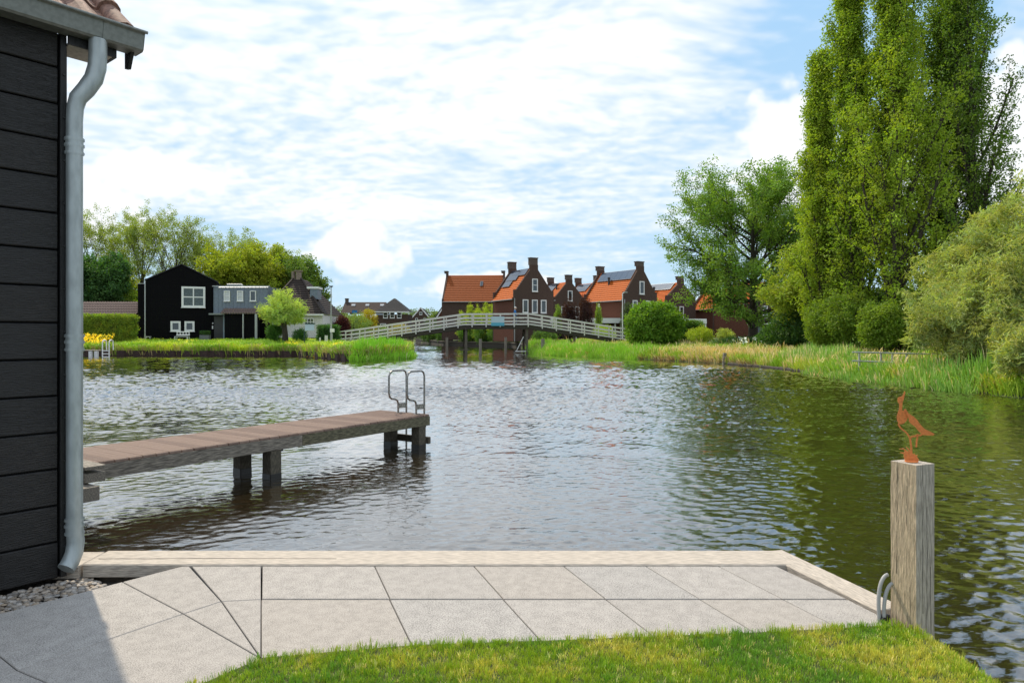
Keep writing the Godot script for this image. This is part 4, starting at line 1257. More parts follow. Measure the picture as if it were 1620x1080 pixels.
# ---------------------------------------------------------------- bridge
func build_bridge() -> void:
	var d0 := 72.0
	var br := thing("foot_bridge", "white railed wooden foot bridge arching over the canal on dark piles", "bridge", V(0, 0, d0))
	# deck line as x, y
	var pts := [Vector2(-17.084, 0.730), Vector2(-4.909, 2.497), Vector2(1.833, 2.530), Vector2(11.520, 0.992)]
	var deck := func(x: float) -> float:
		for i in 3:
			if x <= pts[i + 1].x or i == 2:
				var t: float = (x - pts[i].x) / (pts[i + 1].x - pts[i].x)
				return lerpf(pts[i].y, pts[i + 1].y, t)
		return 0.0
	var half := 1.15
	for i in 3:
		var a: Vector2 = pts[i]
		var e: Vector2 = pts[i + 1]
		for zz in [-half, half]:
			var s := MB.new()
			s.bar(Vector3(a.x, a.y - 0.27, zz), Vector3(e.x, e.y - 0.27, zz), 0.16, 0.34)
			put("girder", s.mesh(), M.bridge_timber, br)
	var x: float = pts[0].x + 0.1
	var r := rng_of(33)
	while x < pts[3].x:
		var s := MB.new()
		s.box(Vector3(x, deck.call(x) - 0.06, 0), Vector3(0.2, 0.06, half * 2 + 0.3), Basis(Vector3.BACK, atan(deck.call(x + 0.1) - deck.call(x - 0.1)) / 0.2 * 0.2))
		put("deck_plank", s.mesh(), M.bridge_timber if r.randf() < 0.7 else M.bridge_pile, br)
		x += 0.23
	# railings: three rails and square posts on each side
	for zz in [-half - 0.05, half + 0.05]:
		for i in 3:
			var a: Vector2 = pts[i]
			var e: Vector2 = pts[i + 1]
			for q in [[1.12, 0.10, 0.20], [0.72, 0.13, 0.06], [0.36, 0.13, 0.06], [0.03, 0.16, 0.07]]:
				var s := MB.new()
				s.bar(Vector3(a.x - (0.5 if i == 0 and q[0] > 1 else 0.0), a.y + q[0] - (0.06 if i == 0 and q[0] > 1 else 0.0), zz), Vector3(e.x, e.y + q[0], zz), q[2], q[1])
				put("handrail" if q[0] > 1 else "rail", s.mesh(), M.bridge_white, br)
		var px: float = pts[0].x + 0.15
		while px < pts[3].x + 0.05:
			var y: float = deck.call(px)
			var s := MB.new()
			s.box(Vector3(px, y + 0.42, zz + (0.07 if zz > 0 else -0.07)), Vector3(0.11, 1.32, 0.11))
			put("rail_post", s.mesh(), M.bridge_white, br)
			px += 1.43
	# flared end of the railing at the left bank
	for q in [0.35, 0.75]:
		var s := MB.new()
		s.bar(Vector3(pts[0].x, pts[0].y + q, half), Vector3(pts[0].x - 0.6, pts[0].y + q - 0.05, half + 0.9), 0.08, 0.14)
		s.bar(Vector3(pts[0].x + 0.9, pts[0].y + 0.55, half + 0.1), Vector3(pts[0].x + 0.55, pts[0].y - 0.25, half + 0.7), 0.08, 0.1)
		put("end_rail", s.mesh(), M.bridge_white, br)
	# trestles
	for q in [[651.0, 0.9], [736.0, 1.0], [831.0, 1.0], [905.0, 0.9]]:
		var tx: float = (q[0] - 810) / 1100 * d0
		var ty: float = deck.call(tx) - 0.44
		for zz in [-0.95, 0.95]:
			var s := MB.new()
			s.box(Vector3(tx + zz * 0.16, (ty - 1.6) / 2, zz), Vector3(0.26, ty + 1.6, 0.26), Basis(), 0.02)
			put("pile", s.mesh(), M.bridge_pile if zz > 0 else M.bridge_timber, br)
		var c := MB.new()
		c.bar(Vector3(tx - 0.2, ty + 0.05, -1.4), Vector3(tx + 0.2, ty + 0.05, 1.4), 0.22, 0.2)
		put("cap_beam", c.mesh(), M.bridge_timber, br)
		var xb := MB.new()
		xb.bar(Vector3(tx - 0.15, ty - 0.2, -0.95), Vector3(tx + 0.15, WATER + 0.45, 0.95), 0.08, 0.12)
		xb.bar(Vector3(tx - 0.13, WATER + 0.45, -0.95), Vector3(tx + 0.17, ty - 0.2, 0.95), 0.08, 0.12)
		xb.bar(Vector3(tx - 0.5, WATER + 0.35, 0.98), Vector3(tx + 0.5, WATER + 0.35, 0.98), 0.08, 0.1)
		put("cross_brace", xb.mesh(), M.bridge_pile, br)
	# strut on the second trestle, right side
	var sb := MB.new()
	sb.bar(Vector3(0.458, WATER + 0.25, 1.1), Vector3(1.178, 1.3, 1.1), 0.08, 0.09)
	sb.bar(Vector3(0.327, WATER + 0.2, 1.1), Vector3(1.440, WATER + 0.2, 1.1), 0.08, 0.1)
	put("strut", sb.mesh(), M.plaster, br)
	# banner on the railing
	var bn := thing("banner", "pale blue and turquoise banner tied to the bridge railing", "banner", V(-1.444, 2.349, 70.62))
	var u := MB.new()
	u.box(Vector3(0, 0.69, 0), Vector3(1.34, 0.62, 0.02))
	put("upper_field", u.mesh(), M.banner_top, bn)
	var u2 := MB.new()
	u2.box(Vector3(0, 0.21, 0), Vector3(1.34, 0.338, 0.02))
	put("lower_field", u2.mesh(), M.banner_bottom, bn)
	# mooring posts in the canal
	var n := 0
	for q in [[707.0, 534.0, 78.0, "grey mooring post in the canal standing alone under the bridge ramp"], [760.0, 536.5, 67.8, "grey mooring post in the canal right of the first bridge trestle"], [800.0, 533.5, 81.0, "slender grey mooring post beyond the bridge, below the banner"], [859.0, 536.0, 67.8, "stout grey mooring post in front of the reeds under the bridge"]]:
		var b := MB.new()
		var d: float = q[2]
		var ty: float = 1.45 + (530 - q[1]) / 1100 * d
		var w: float = 0.20 if n != 3 else 0.26
		b.tube(PackedVector3Array([Vector3(0, -1.2, 0), Vector3(0, ty - WATER, 0), Vector3(0, ty - WATER + 0.04, 0)]), PackedFloat32Array([w * 0.72, w * 0.7, w * 0.5]), 10)
		var o := put("mooring_pile", b.mesh(), M.weathered_pile, self, Transform3D(Basis(), V((q[0] - 810) / 1100 * d, WATER, d)))
		tag(o, q[3], "mooring post", "mooring posts in the canal")
		n += 1
	# timber quay of the far bank behind the bridge
	var tq := thing("timber_quay", "long low timber quay edging the far bank behind the bridge", "quay", V(-3, WATER, 113))
	var seg := []
	for q in [Vector2(1.8, 78), Vector2(0.9, 98), Vector2(-0.1, 103.8), Vector2(-8.3, 117.7), Vector2(-12.6, 127.8), Vector2(-26, 187.5)]:
		seg.append(V(q.x + 3, 0, q.y - 113))
	for i in seg.size() - 1:
		var cnt := 6
		for kk in cnt:
			var p: Vector3 = seg[i].lerp(seg[i + 1], float(kk) / cnt)
			var e: Vector3 = seg[i].lerp(seg[i + 1], float(kk + 1) / cnt)
			var s := MB.new()
			s.bar(p + Vector3(0, 0.72, 0.1), e + Vector3(0, 0.72, 0.1), 0.3, 0.14)
			put("cap", s.mesh(), M.bridge_pile, tq)
			var s2 := MB.new()
			s2.bar(p + Vector3(0, 0.1, 0), e + Vector3(0, 0.1, 0), 0.1, 1.1)
			put("board", s2.mesh(), M.bridge_timber, tq)
	build_rider()

# signed distance body: smooth union of tapered capsules, meshed as surface nets
func body_net(b: MB, bones: Array, cell: float, blend: float) -> void:
	var lo := Vector3(1e9, 1e9, 1e9)
	var hi := -lo
	for q in bones:
		for e in [[q[0], q[2]], [q[1], q[3]]]:
			lo = lo.min(e[0] - Vector3.ONE * (e[1] + blend))
			hi = hi.max(e[0] + Vector3.ONE * (e[1] + blend))
	var nx := int((hi.x - lo.x) / cell) + 2
	var ny := int((hi.y - lo.y) / cell) + 2
	var nz := int((hi.z - lo.z) / cell) + 2
	var f := PackedFloat32Array()
	var who := PackedInt32Array()
	f.resize(nx * ny * nz)
	f.fill(9.0)
	who.resize(f.size())
	for bi in bones.size():
		var q: Array = bones[bi]
		var p0: Vector3 = q[0]
		var p1: Vector3 = q[1]
		var m0 := (p0.min(p1) - Vector3.ONE * (maxf(q[2], q[3]) + blend + cell * 2) - lo) / cell
		var m1 := (p0.max(p1) + Vector3.ONE * (maxf(q[2], q[3]) + blend + cell * 2) - lo) / cell
		var ax := p1 - p0
		var l2 := maxf(ax.length_squared(), 1e-9)
		for z in range(maxi(0, int(m0.z)), mini(nz, int(m1.z) + 1)):
			for y in range(maxi(0, int(m0.y)), mini(ny, int(m1.y) + 1)):
				for x in range(maxi(0, int(m0.x)), mini(nx, int(m1.x) + 1)):
					var p := lo + Vector3(x, y, z) * cell
					var t := clampf((p - p0).dot(ax) / l2, 0, 1)
					var dd := p.distance_to(p0 + ax * t) - lerpf(q[2], q[3], t)
					var i := (z * ny + y) * nx + x
					var old := f[i]
					var h := maxf(blend - absf(old - dd), 0) / blend
					if dd < old:
						who[i] = bi
					f[i] = minf(old, dd) - h * h * blend * 0.25
	var at := {}
	var colr := {}
	for z in nz - 1:
		for y in ny - 1:
			for x in nx - 1:
				var i := (z * ny + y) * nx + x
				var sum := Vector3.ZERO
				var cnt := 0
				var first := f[i] < 0
				var mixed := false
				for k in range(1, 8):
					if (f[i + (k & 1) + ((k >> 1) & 1) * nx + ((k >> 2) & 1) * nx * ny] < 0) != first:
						mixed = true
						break
				if not mixed:
					continue
				for e in [[0, 1], [2, 3], [4, 5], [6, 7], [0, 2], [1, 3], [4, 6], [5, 7], [0, 4], [1, 5], [2, 6], [3, 7]]:
					var ka: int = e[0]
					var kb: int = e[1]
					var va := f[i + (ka & 1) + ((ka >> 1) & 1) * nx + ((ka >> 2) & 1) * nx * ny]
					var vb := f[i + (kb & 1) + ((kb >> 1) & 1) * nx + ((kb >> 2) & 1) * nx * ny]
					if (va < 0) != (vb < 0):
						sum += Vector3(ka & 1, (ka >> 1) & 1, (ka >> 2) & 1).lerp(Vector3(kb & 1, (kb >> 1) & 1, (kb >> 2) & 1), va / (va - vb))
						cnt += 1
				at[i] = lo + (Vector3(x, y, z) + sum / cnt) * cell
				colr[i] = bones[who[i]][4]
	for i in at:
		for ax in 3:
			var step: int = [1, nx, nx * ny][ax]
			var u: int = [nx, nx * ny, 1][ax]
			var w: int = [nx * ny, 1, nx][ax]
			if i + step < f.size() and (f[i] < 0) != (f[i + step] < 0) and at.has(i - u) and at.has(i - w) and at.has(i - u - w):
				var out := Vector3.ZERO
				out[ax] = 1.0 if f[i] < 0 else -1.0
				b.tint = colr[i]
				b.quad(at[i], at[i - u], at[i - u - w], at[i - w], out)
	b.tint = Color(1, 1, 1)

func build_rider() -> void:
	var d := 72.2
	var base := V(0.295, 2.500, d)
	var jacket := Color(0.03, 0.16, 0.42)
	var trousers := Color(0.22, 0.27, 0.36)
	var skin := Color(0.5, 0.3, 0.2)
	var cap := Color(0.7, 0.7, 0.68)
	var shoe := Color(0.03, 0.03, 0.03)
	var p := tag(put("person", null, M.clothed, self, Transform3D(Basis(Vector3.UP, deg_to_rad(90)).scaled(Vector3.ONE * 1.06), base)), "person in blue jacket and white cap walking over the bridge", "person")
	var B := []
	# faces +z locally, walking beside the bicycle with both hands on the bars
	for s in [-1.0, 1.0]:
		var fw: float = 0.16 * s
		B.append([Vector3(0.09 * s, 0.92, 0), Vector3(0.10 * s, 0.5, fw * 0.7 + 0.04), 0.095, 0.062, trousers])
		B.append([Vector3(0.10 * s, 0.5, fw * 0.7 + 0.04), Vector3(0.10 * s, 0.1, fw - 0.02), 0.062, 0.042, trousers])
		B.append([Vector3(0.10 * s, 0.045, fw - 0.05), Vector3(0.11 * s, 0.035, fw + 0.15), 0.045, 0.035, shoe])
		B.append([Vector3(0.19 * s, 1.42, 0.02), Vector3(0.25 * s, 1.15, 0.1), 0.062, 0.05, jacket])
		B.append([Vector3(0.25 * s, 1.15, 0.1), Vector3(0.24 * s, 1.06, 0.34), 0.05, 0.036, jacket])
		B.append([Vector3(0.24 * s, 1.05, 0.36), Vector3(0.24 * s, 1.045, 0.42), 0.035, 0.036, skin])
		B.append([Vector3(0.076 * s, 1.64, 0.02), Vector3(0.08 * s, 1.61, 0.01), 0.016, 0.012, skin])
	B.append([Vector3(0, 0.98, 0), Vector3(0, 1.12, 0.01), 0.15, 0.145, jacket])
	B.append([Vector3(-0.08, 1.15, 0.02), Vector3(-0.1, 1.38, 0.02), 0.115, 0.105, jacket])
	B.append([Vector3(0.08, 1.15, 0.02), Vector3(0.1, 1.38, 0.02), 0.115, 0.105, jacket])
	B.append([Vector3(0, 1.42, 0.02), Vector3(0, 1.54, 0.04), 0.06, 0.052, skin])
	B.append([Vector3(0, 1.61, 0.055), Vector3(0, 1.66, 0.05), 0.075, 0.088, skin])
	B.append([Vector3(0, 1.63, 0.14), Vector3(0, 1.605, 0.155), 0.013, 0.017, skin])
	B.append([Vector3(0, 1.70, 0.045), Vector3(0, 1.73, 0.03), 0.09, 0.082, cap])
	B.append([Vector3(0, 1.705, 0.12), Vector3(0, 1.70, 0.19), 0.035, 0.02, cap])
	var b := MB.new()
	body_net(b, B, 0.024, 0.05)
	for s in [-1.0, 1.0]:
		var F := []
		F.append([Vector3(0.24 * s - 0.025, 1.045, 0.42), Vector3(0.24 * s + 0.025, 1.045, 0.42), 0.02, 0.02, skin])
		for i in 4:
			var fx: float = 0.24 * s + (i - 1.5) * 0.02
			F.append([Vector3(fx, 1.05, 0.435), Vector3(fx, 1.045, 0.47), 0.009, 0.0085, skin])
			F.append([Vector3(fx, 1.045, 0.47), Vector3(fx, 1.012, 0.475 - 0.002 * i), 0.0085, 0.0075, skin])
		F.append([Vector3(0.24 * s - 0.03 * s, 1.04, 0.42), Vector3(0.24 * s - 0.04 * s, 1.015, 0.45), 0.0095, 0.008, skin])
		body_net(b, F, 0.006, 0.008)
	p.mesh = b.mesh()
	# bicycle pushed alongside
	var bike := thing("bicycle", "dark bicycle pushed along by the person on the bridge", "bicycle", base + Vector3(0.55, 0, 0.42))
	for x in [-0.5, 0.52]:
		var w := MB.new()
		var ring := PackedVector3Array()
		var rr := PackedFloat32Array()
		for i in 25:
			ring.append(Vector3(x + 0.33 * cos(TAU * i / 24), 0.35 + 0.33 * sin(TAU * i / 24), 0))
			rr.append(0.02)
		w.tube(ring, rr, 6, false)
		var wheel := put("wheel", w.mesh(), M.black_rubber, bike)
		var sp := MB.new()
		for i in 10:
			sp.bar(Vector3(x, 0.35, 0), Vector3(x + 0.32 * cos(TAU * i / 10), 0.35 + 0.32 * sin(TAU * i / 10), 0), 0.005, 0.005, Vector3.BACK)
		put("spokes", sp.mesh(), M.lamp_grey, wheel)
	var fr := MB.new()
	for q in [[-0.5, 0.35, -0.08, 0.3], [-0.08, 0.3, -0.2, 0.85], [-0.5, 0.35, -0.18, 0.75], [-0.08, 0.3, 0.36, 0.8], [-0.18, 0.75, 0.36, 0.88], [0.52, 0.35, 0.34, 1.0]]:
		fr.bar(Vector3(q[0], q[1], 0), Vector3(q[2], q[3], 0), 0.035, 0.035, Vector3.BACK)
	put("frame", fr.mesh(), M.dark_metal, bike)
	var hb := MB.new()
	hb.tube(PackedVector3Array([Vector3(0.22, 1.06, -0.28), Vector3(0.33, 1.08, -0.2), Vector3(0.35, 1.03, 0), Vector3(0.33, 1.08, 0.2), Vector3(0.22, 1.06, 0.28)]), PackedFloat32Array([0.015, 0.013, 0.013, 0.013, 0.015]), 6)
	put("handlebar", hb.mesh(), M.lamp_grey, bike)
	var sd := MB.new()
	sd.box(Vector3(-0.22, 0.9, 0), Vector3(0.26, 0.06, 0.16), Basis(), 0.02)
	put("saddle", sd.mesh(), M.black_rubber, bike)

# ---------------------------------------------------------------- houses across the water
# gable wall faces local +z; o: eave, apex, kneeler height, windows, panels
func gable_house(label: String, x: float, d: float, turn: float, w: float, l: float, o: Dictionary) -> Node3D:
	var gy := 0.6
	var h := thing("gable_house", label, "house", V(x, gy, d), deg_to_rad(turn), "orange tiled gable houses")
	var ev: float = o.eave - gy
	var ap: float = o.apex - gy
	var kn: float = o.get("knee", o.eave + 0.9) - gy
	var hw := w / 2
	var wb := MB.new()
	wb.box(Vector3(0, ev / 2, -l / 2), Vector3(w - 0.02, ev, l - 0.4))
	prism(wb, [-hw + 0.1, ev, hw - 0.1, ev, 0.0, ap - 0.25], -l + 0.2, -0.2)
	put("wall", wb.mesh(), o.get("side", M.brick_red), h)
	var cw := 0.62
	for e in [0.0, -l + 0.3]:
		var gb := MB.new()
		prism(gb, [-hw, 0, hw, 0, hw, kn, hw - 0.35, kn, cw, ap - 0.3, cw, ap + 0.35, -cw, ap + 0.35, -cw, ap - 0.3, -hw + 0.35, kn, -hw, kn], e - 0.3, e)
		put("gable", gb.mesh(), M.brick_dark, h)
		var cb := MB.new()
		var ct: float = o.chim - gy
		cb.box(Vector3(0, (ap + 0.35 + ct) / 2, e - 0.31), Vector3(cw * 2 - 0.1, ct - ap - 0.35, 0.62))
		var chm := put("chimney", cb.mesh(), M.brick_cap, h)
		var cc := MB.new()
		cc.box(Vector3(0, ct + 0.05, e - 0.31), Vector3(cw * 2 + 0.02, 0.12, 0.74))
		put("chimney_cap", cc.mesh(), M.brick_cap, chm)
	var n := 15
	for s in [-1.0, 1.0]:
		var rb := MB.new()
		courses(rb, Vector3(s * (hw + 0.22), ev - 0.15, -0.3), Vector3(s * (hw + 0.22), ev - 0.15, -l + 0.3), Vector3(0, ap, -0.3), Vector3(0, ap, -l + 0.3), n, 0.07)
		var rf := put("roof", rb.mesh(), o.get("tile", M.orange_tile), h)
		var gt := MB.new()
		gt.bar(Vector3(s * (hw + 0.28), ev - 0.14, -0.1), Vector3(s * (hw + 0.28), ev - 0.14, -l + 0.1), 0.16, 0.12)
		put("gutter", gt.mesh(), M.lamp_grey, rf)
		if s > 0:
			continue
		# solar panels and vents lie on the slope that faces the water; (u along the house, v up the slope)
		var e0 := Vector3(-hw - 0.22, ev - 0.15, -0.3)
		var up := (Vector3(0, ap, -0.3) - e0)
		var nr := Vector3(-up.y, -up.x * -1.0, 0).normalized()
		nr = Vector3(-absf(up.y), absf(up.x), 0).normalized()
		var sl := up.length()
		var ud := up / sl
		for q in o.get("panels", []):
			for iu in int(q[4]):
				for iv in int(q[5]):
					var u0: float = lerpf(q[0], q[1], (iu + 0.5) / q[4])
					var v0: float = lerpf(q[2], q[3], (iv + 0.5) / q[5])
					var pm := MB.new()
					pm.box(Vector3.ZERO, Vector3((q[1] - q[0]) * l / q[4] - 0.03, 0.05, (q[3] - q[2]) * sl / q[5] - 0.03))
					var bs := Basis(Vector3(0, 0, -1), nr, Vector3(0, 0, -1).cross(nr))
					var sp := put("solar_panel", pm.mesh(), M.solar_frame, rf, Transform3D(bs, e0 + ud * (v0 * sl) + Vector3(0, 0, -u0 * (l - 0.6)) + nr * 0.17))
					var gm := MB.new()
					gm.box(Vector3(0, 0.028, 0), Vector3((q[1] - q[0]) * l / q[4] - 0.11, 0.012, (q[3] - q[2]) * sl / q[5] - 0.11))
					put("cells", gm.mesh(), M.solar, sp)
		for q in o.get("vents", []):
			var vm := MB.new()
			vm.tube(PackedVector3Array([Vector3(0, -0.2, 0), Vector3(0, 0.75, 0), Vector3(0, 0.76, 0), Vector3(0, 1.0, 0)]), PackedFloat32Array([0.14, 0.14, 0.19, 0.19]), 10)
			put("roof_vent", vm.mesh(), M.dark_metal, rf, Transform3D(Basis(), e0 + ud * (q[1] * sl) + Vector3(0, 0, -q[0] * (l - 0.6))))
		for q in o.get("skylights", []):
			var sm := MB.new()
			sm.box(Vector3.ZERO, Vector3(0.5, 0.1, 1.3))
			var fr := put("roof_window", sm.mesh(), M.zinc_sheet, rf, Transform3D(Basis(Vector3(0, 0, -1), nr, Vector3(0, 0, -1).cross(nr)), e0 + ud * (q[1] * sl) + Vector3(0, 0, -q[0] * (l - 0.6)) + nr * 0.14))
			var gm := MB.new()
			gm.box(Vector3(0, 0.04, 0), Vector3(0.4, 0.05, 1.15))
			put("pane", gm.mesh(), M.pane, fr)
		for q in o.get("slots", []):
			window(h, Transform3D(Basis(Vector3(0, 0, 1), Vector3.UP, Vector3(-1, 0, 0)), Vector3(-hw - 0.01, q[1] - gy, -q[0] * l)), q[2], q[3], 1, 1, 0.06, M.pane_blind, false)
	for q in o.get("windows", []):
		window(h, Transform3D(Basis(), Vector3(q[0], q[1] - gy, 0.02)), q[2], q[3], 1, q[4] if q.size() > 4 else 1, 0.13, M.pane)
	for q in o.get("pipes", []):
		var dm := MB.new()
		dm.tube(PackedVector3Array([Vector3(q, 0, 0.08), Vector3(q, ev, 0.08)]), PackedFloat32Array([0.06, 0.06]), 6)
		put("downpipe", dm.mesh(), M.lamp_grey, h)
	return h

func build_far_houses() -> void:
	# long roof facing the water
	gable_house("wide brick house whose long orange roof faces the bridge, leftmost of the row", -1.310, 128.5, 86.0, 10.5, 10.9, {"eave": 7.511, "apex": 12.550, "chim": 13.210, "knee": 7.915, "tile": M.red_tile, "side": M.brick_dark, "skylights": [[0.37, 0.65]]})
	var pier := MB.new()
	pier.box(Vector3(0, 4.4, 0), Vector3(1.5, 8.8, 0.9))
	pier.box(Vector3(-0.2, 1.5, -2), Vector3(0.6, 3, 4))
	tag(put("brick_pier", pier.mesh(), M.brick_cap, self, Transform3D(Basis(), V(-11.727, 0.043, 129))), "broad brown brick pier at the end of the wide orange-roofed house", "pier")
	gable_house("tall brick gable house with stepped pale solar panels, right above the bridge crest", 2.991, 94, 27.0, 6.1, 6.6, {"eave": 6.373, "apex": 10.605, "chim": 11.833, "knee": 7.517,
		"panels": [[0.42, 0.95, 0.62, 0.97, 3, 2], [0.12, 0.6, 0.76, 0.97, 2, 1], [0.55, 0.92, 0.42, 0.61, 2, 1]],
		"windows": [[0.1, 8.201, 0.86, 1.75, 2], [-1.35, 5.338, 0.86, 1.8], [0.08, 5.338, 0.86, 1.8], [1.45, 5.338, 0.86, 1.8]], "pipes": [-3.0]})
	gable_house("smaller brick gable house behind two dark purple trees, nearer the tall gable", 9.762, 118, 27.0, 6.2, 6.4, {"eave": 7.508, "apex": 10.537, "chim": 11.587, "knee": 7.886, "panels": [[0.45, 0.95, 0.45, 0.95, 3, 2]], "vents": [[0.3, 0.6]],
		"windows": [[0.1, 8.101, 0.9, 1.8], [-1.2, 5.419, 0.9, 1.8], [0.3, 5.419, 0.9, 1.8], [1.5, 5.419, 0.9, 1.8]]})
	gable_house("smaller brick gable house with grey solar panels, next to the white carport", 14.960, 121, 27.0, 6.2, 6.4, {"eave": 7.550, "apex": 10.655, "chim": 11.735, "knee": 7.940, "panels": [[0.2, 0.9, 0.5, 0.93, 4, 2]],
		"windows": [[0.5, 8.490, 0.9, 1.8], [-1.0, 5.410, 0.9, 1.8]]})
	gable_house("large brick gable house with dark solar panels along the ridge beside the lamp", 17.247, 93, 33.0, 6.0, 8.4, {"eave": 6.150, "apex": 10.337, "chim": 11.215, "knee": 7.199, "panels": [[0.05, 0.93, 0.66, 0.97, 6, 1]], "vents": [[0.58, 0.56]], "slots": [[0.6, 4.818, 0.3, 1.9]],
		"windows": [[0.15, 7.791, 0.86, 1.75], [-1.1, 5.339, 0.86, 1.5], [1.3, 5.339, 0.86, 1.5]], "pipes": [-2.95]})
	gable_house("orange-roofed brick house half hidden by the big round tree, with dark panels", 25.338, 104, 33.0, 6.2, 8.0, {"eave": 6.414, "apex": 9.373, "chim": 10.148, "panels": [[0.1, 0.9, 0.62, 0.95, 5, 1]], "vents": [[0.5, 0.5]], "windows": [[0.0, 4.854, 0.9, 1.8], [-1.6, 4.854, 0.9, 1.8]]})
	gable_house("brick house with orange roof glimpsed through the crown of the big tree", 35.171, 104, 33.0, 6.2, 8.0, {"eave": 5.490, "apex": 8.612, "chim": 9.268, "windows": [[0.0, 4.723, 0.9, 1.8], [-1.6, 4.723, 0.9, 1.8]]})
	gable_house("brick house with orange roof glimpsed right of the big tree trunk", 36.705, 98, 33.0, 6.2, 8.0, {"eave": 5.950, "apex": 9.010, "chim": 10.003, "windows": [[0.0, 4.657, 0.9, 1.8], [-1.6, 4.657, 0.9, 1.8]]})
	# white carports
	for q in [[872.0, 985.0, 507.0, 91.5, "long white flat carport roof on columns below the brick gables"], [1072.0, 1118.0, 508.0, 93.0, "short white flat carport roof seen left of the big tree trunk"], [1196.0, 1250.0, 509.0, 93.0, "white flat carport roof seen right of the big tree trunk"]]:
		var d: float = q[3]
		var x0: float = (q[0] - 810) / 1100 * d
		var x1: float = (q[1] - 810) / 1100 * d
		var y: float = 1.45 + (530 - q[2]) / 1100 * d
		var cp := thing("carport", q[4], "carport", V((x0 + x1) / 2, 0.6, d))
		var s := MB.new()
		s.box(Vector3(0, y - 0.6, -1.6), Vector3(x1 - x0, 0.66, 3.4))
		put("roof_slab", s.mesh(), M.white_paint, cp)
		for t in [0.02, 0.35, 0.68, 0.9, 0.98]:
			var c := MB.new()
			c.box(Vector3(lerpf(-(x1 - x0) / 2, (x1 - x0) / 2, t), (y - 0.95) / 2, -0.2), Vector3(0.16, y - 0.95, 0.16))
			put("column", c.mesh(), M.white_paint, cp)
		var bw := MB.new()
		bw.box(Vector3(0, (y - 1.0) / 2, -3.2), Vector3(x1 - x0 - 0.2, y - 1.0, 0.15))
		put("back_wall", bw.mesh(), M.brick_dark, cp)
		for t in [0.25, 0.8]:
			var gd := MB.new()
			gd.box(Vector3(lerpf(-(x1 - x0) / 2, (x1 - x0) / 2, t), (y - 1.2) / 2, -3.08), Vector3(2.0, y - 1.3, 0.06))
			put("glass_door", gd.mesh(), M.pane, cp)
	var lp := thing("street_lamp", "slim white lamp post with short arm before the large gable", "street lamp", V(13.523, 0.7, 85))
	var lm := MB.new()
	var lt := 6.627 - 0.7
	lm.tube(PackedVector3Array([Vector3(0, -0.3, 0), Vector3(0, lt - 0.1, 0), Vector3(0.08, lt, 0), Vector3(0.3, lt + 0.05, 0)]), PackedFloat32Array([0.07, 0.055, 0.05, 0.045]), 8)
	put("pole", lm.mesh(), M.white_paint, lp)
	var lh := MB.new()
	lh.box(Vector3(0.42, lt + 0.05, 0), Vector3(0.4, 0.1, 0.2), Basis(), 0.02)
	put("lamp_head", lh.mesh(), M.lamp_grey, lp)
	# brown houses beyond the left ramp
	var bh := thing("long_house", "long brown roofed house with three skylights behind the bridge ramp", "house", V(-30.109, 0.8, 138))
	var k := 138.0 / 1100.0
	var wm := MB.new()
	wm.box(Vector3(0.5, 2.0, -4), Vector3(9.0, 4.0, 8))
	put("wall", wm.mesh(), M.brick_dark, bh)
	var rm := MB.new()
	courses(rm, Vector3(-31 * k, 5.841 - 0.8, 0.3), Vector3(36 * k, 5.841 - 0.8, 0.3), Vector3(-31 * k, 8.162 - 0.8, -3.5), Vector3(36 * k, 8.162 - 0.8, -3.5), 12, 0.05)
	courses(rm, Vector3(-31 * k, 5.841 - 0.8, -7.5), Vector3(36 * k, 5.841 - 0.8, -7.5), Vector3(-31 * k, 8.162 - 0.8, -3.5), Vector3(36 * k, 8.162 - 0.8, -3.5), 12, 0.05)
	var lr := put("roof", rm.mesh(), M.brown_tile, bh)
	for px in [555.0, 577.5, 601.0]:
		var sk := MB.new()
		sk.box(Vector3((px - 570) * k, 7.409 - 0.8 + 0.05, -2.2), Vector3(0.75, 0.5, 0.3), Basis(Vector3.RIGHT, -0.7))
		put("roof_window", sk.mesh(), M.pane_blind, lr)
	var cm := MB.new()
	cm.box(Vector3((542 - 570) * k, 8.225 - 0.8, -3.5), Vector3(0.6, 1.4, 0.6))
	cm.box(Vector3((542 - 570) * k, 8.789 - 0.8, -3.5), Vector3(0.75, 0.12, 0.75))
	put("chimney", cm.mesh(), M.brick_cap, lr)
	var gh := thing("hip_house", "dark brown house with grey triangular roof and three white windows", "house", V(-21.764, 0.8, 126))
	k = 126.0 / 1100.0
	var gw := MB.new()
	gw.box(Vector3(0, 2.2, -3), Vector3(5.7, 4.4, 6))
	put("wall", gw.mesh(), M.brick_dark, gh)
	var gr := MB.new()
	var ge := 5.688 - 0.8
	var ga := 8.265 - 0.8
	courses(gr, Vector3(-27 * k, ge, 0.3), Vector3(27 * k, ge, 0.3), Vector3(-0.05, ga, -2.6), Vector3(0.05, ga, -2.6), 12, 0.05)
	for s in [-1.0, 1.0]:
		courses(gr, Vector3(s * 27 * k, ge, 0.3), Vector3(s * 27 * k, ge, -6.3), Vector3(0, ga, -2.6), Vector3(0, ga, -4.0), 12, 0.04)
	put("roof", gr.mesh(), M.slate_tile, gh)
	var gg := MB.new()
	gg.bar(Vector3(-27.5 * k, ge - 0.06, 0.36), Vector3(27.5 * k, ge - 0.06, 0.36), 0.2, 0.2)
	put("gutter", gg.mesh(), M.white_paint, gh)
	for px in [609.8, 620.5, 631.5]:
		window(gh, Transform3D(Basis(), Vector3((px - 620) * k, 5.058 - 0.8, 0.03)), 7.4 * k, 9.4 * k, 1, 2, 0.11)
	for px in [606.0, 634.0]:
		window(gh, Transform3D(Basis(), Vector3((px - 620) * k, 3.054 - 0.8, 0.03)), 9 * k, 9 * k, 2, 1, 0.11)
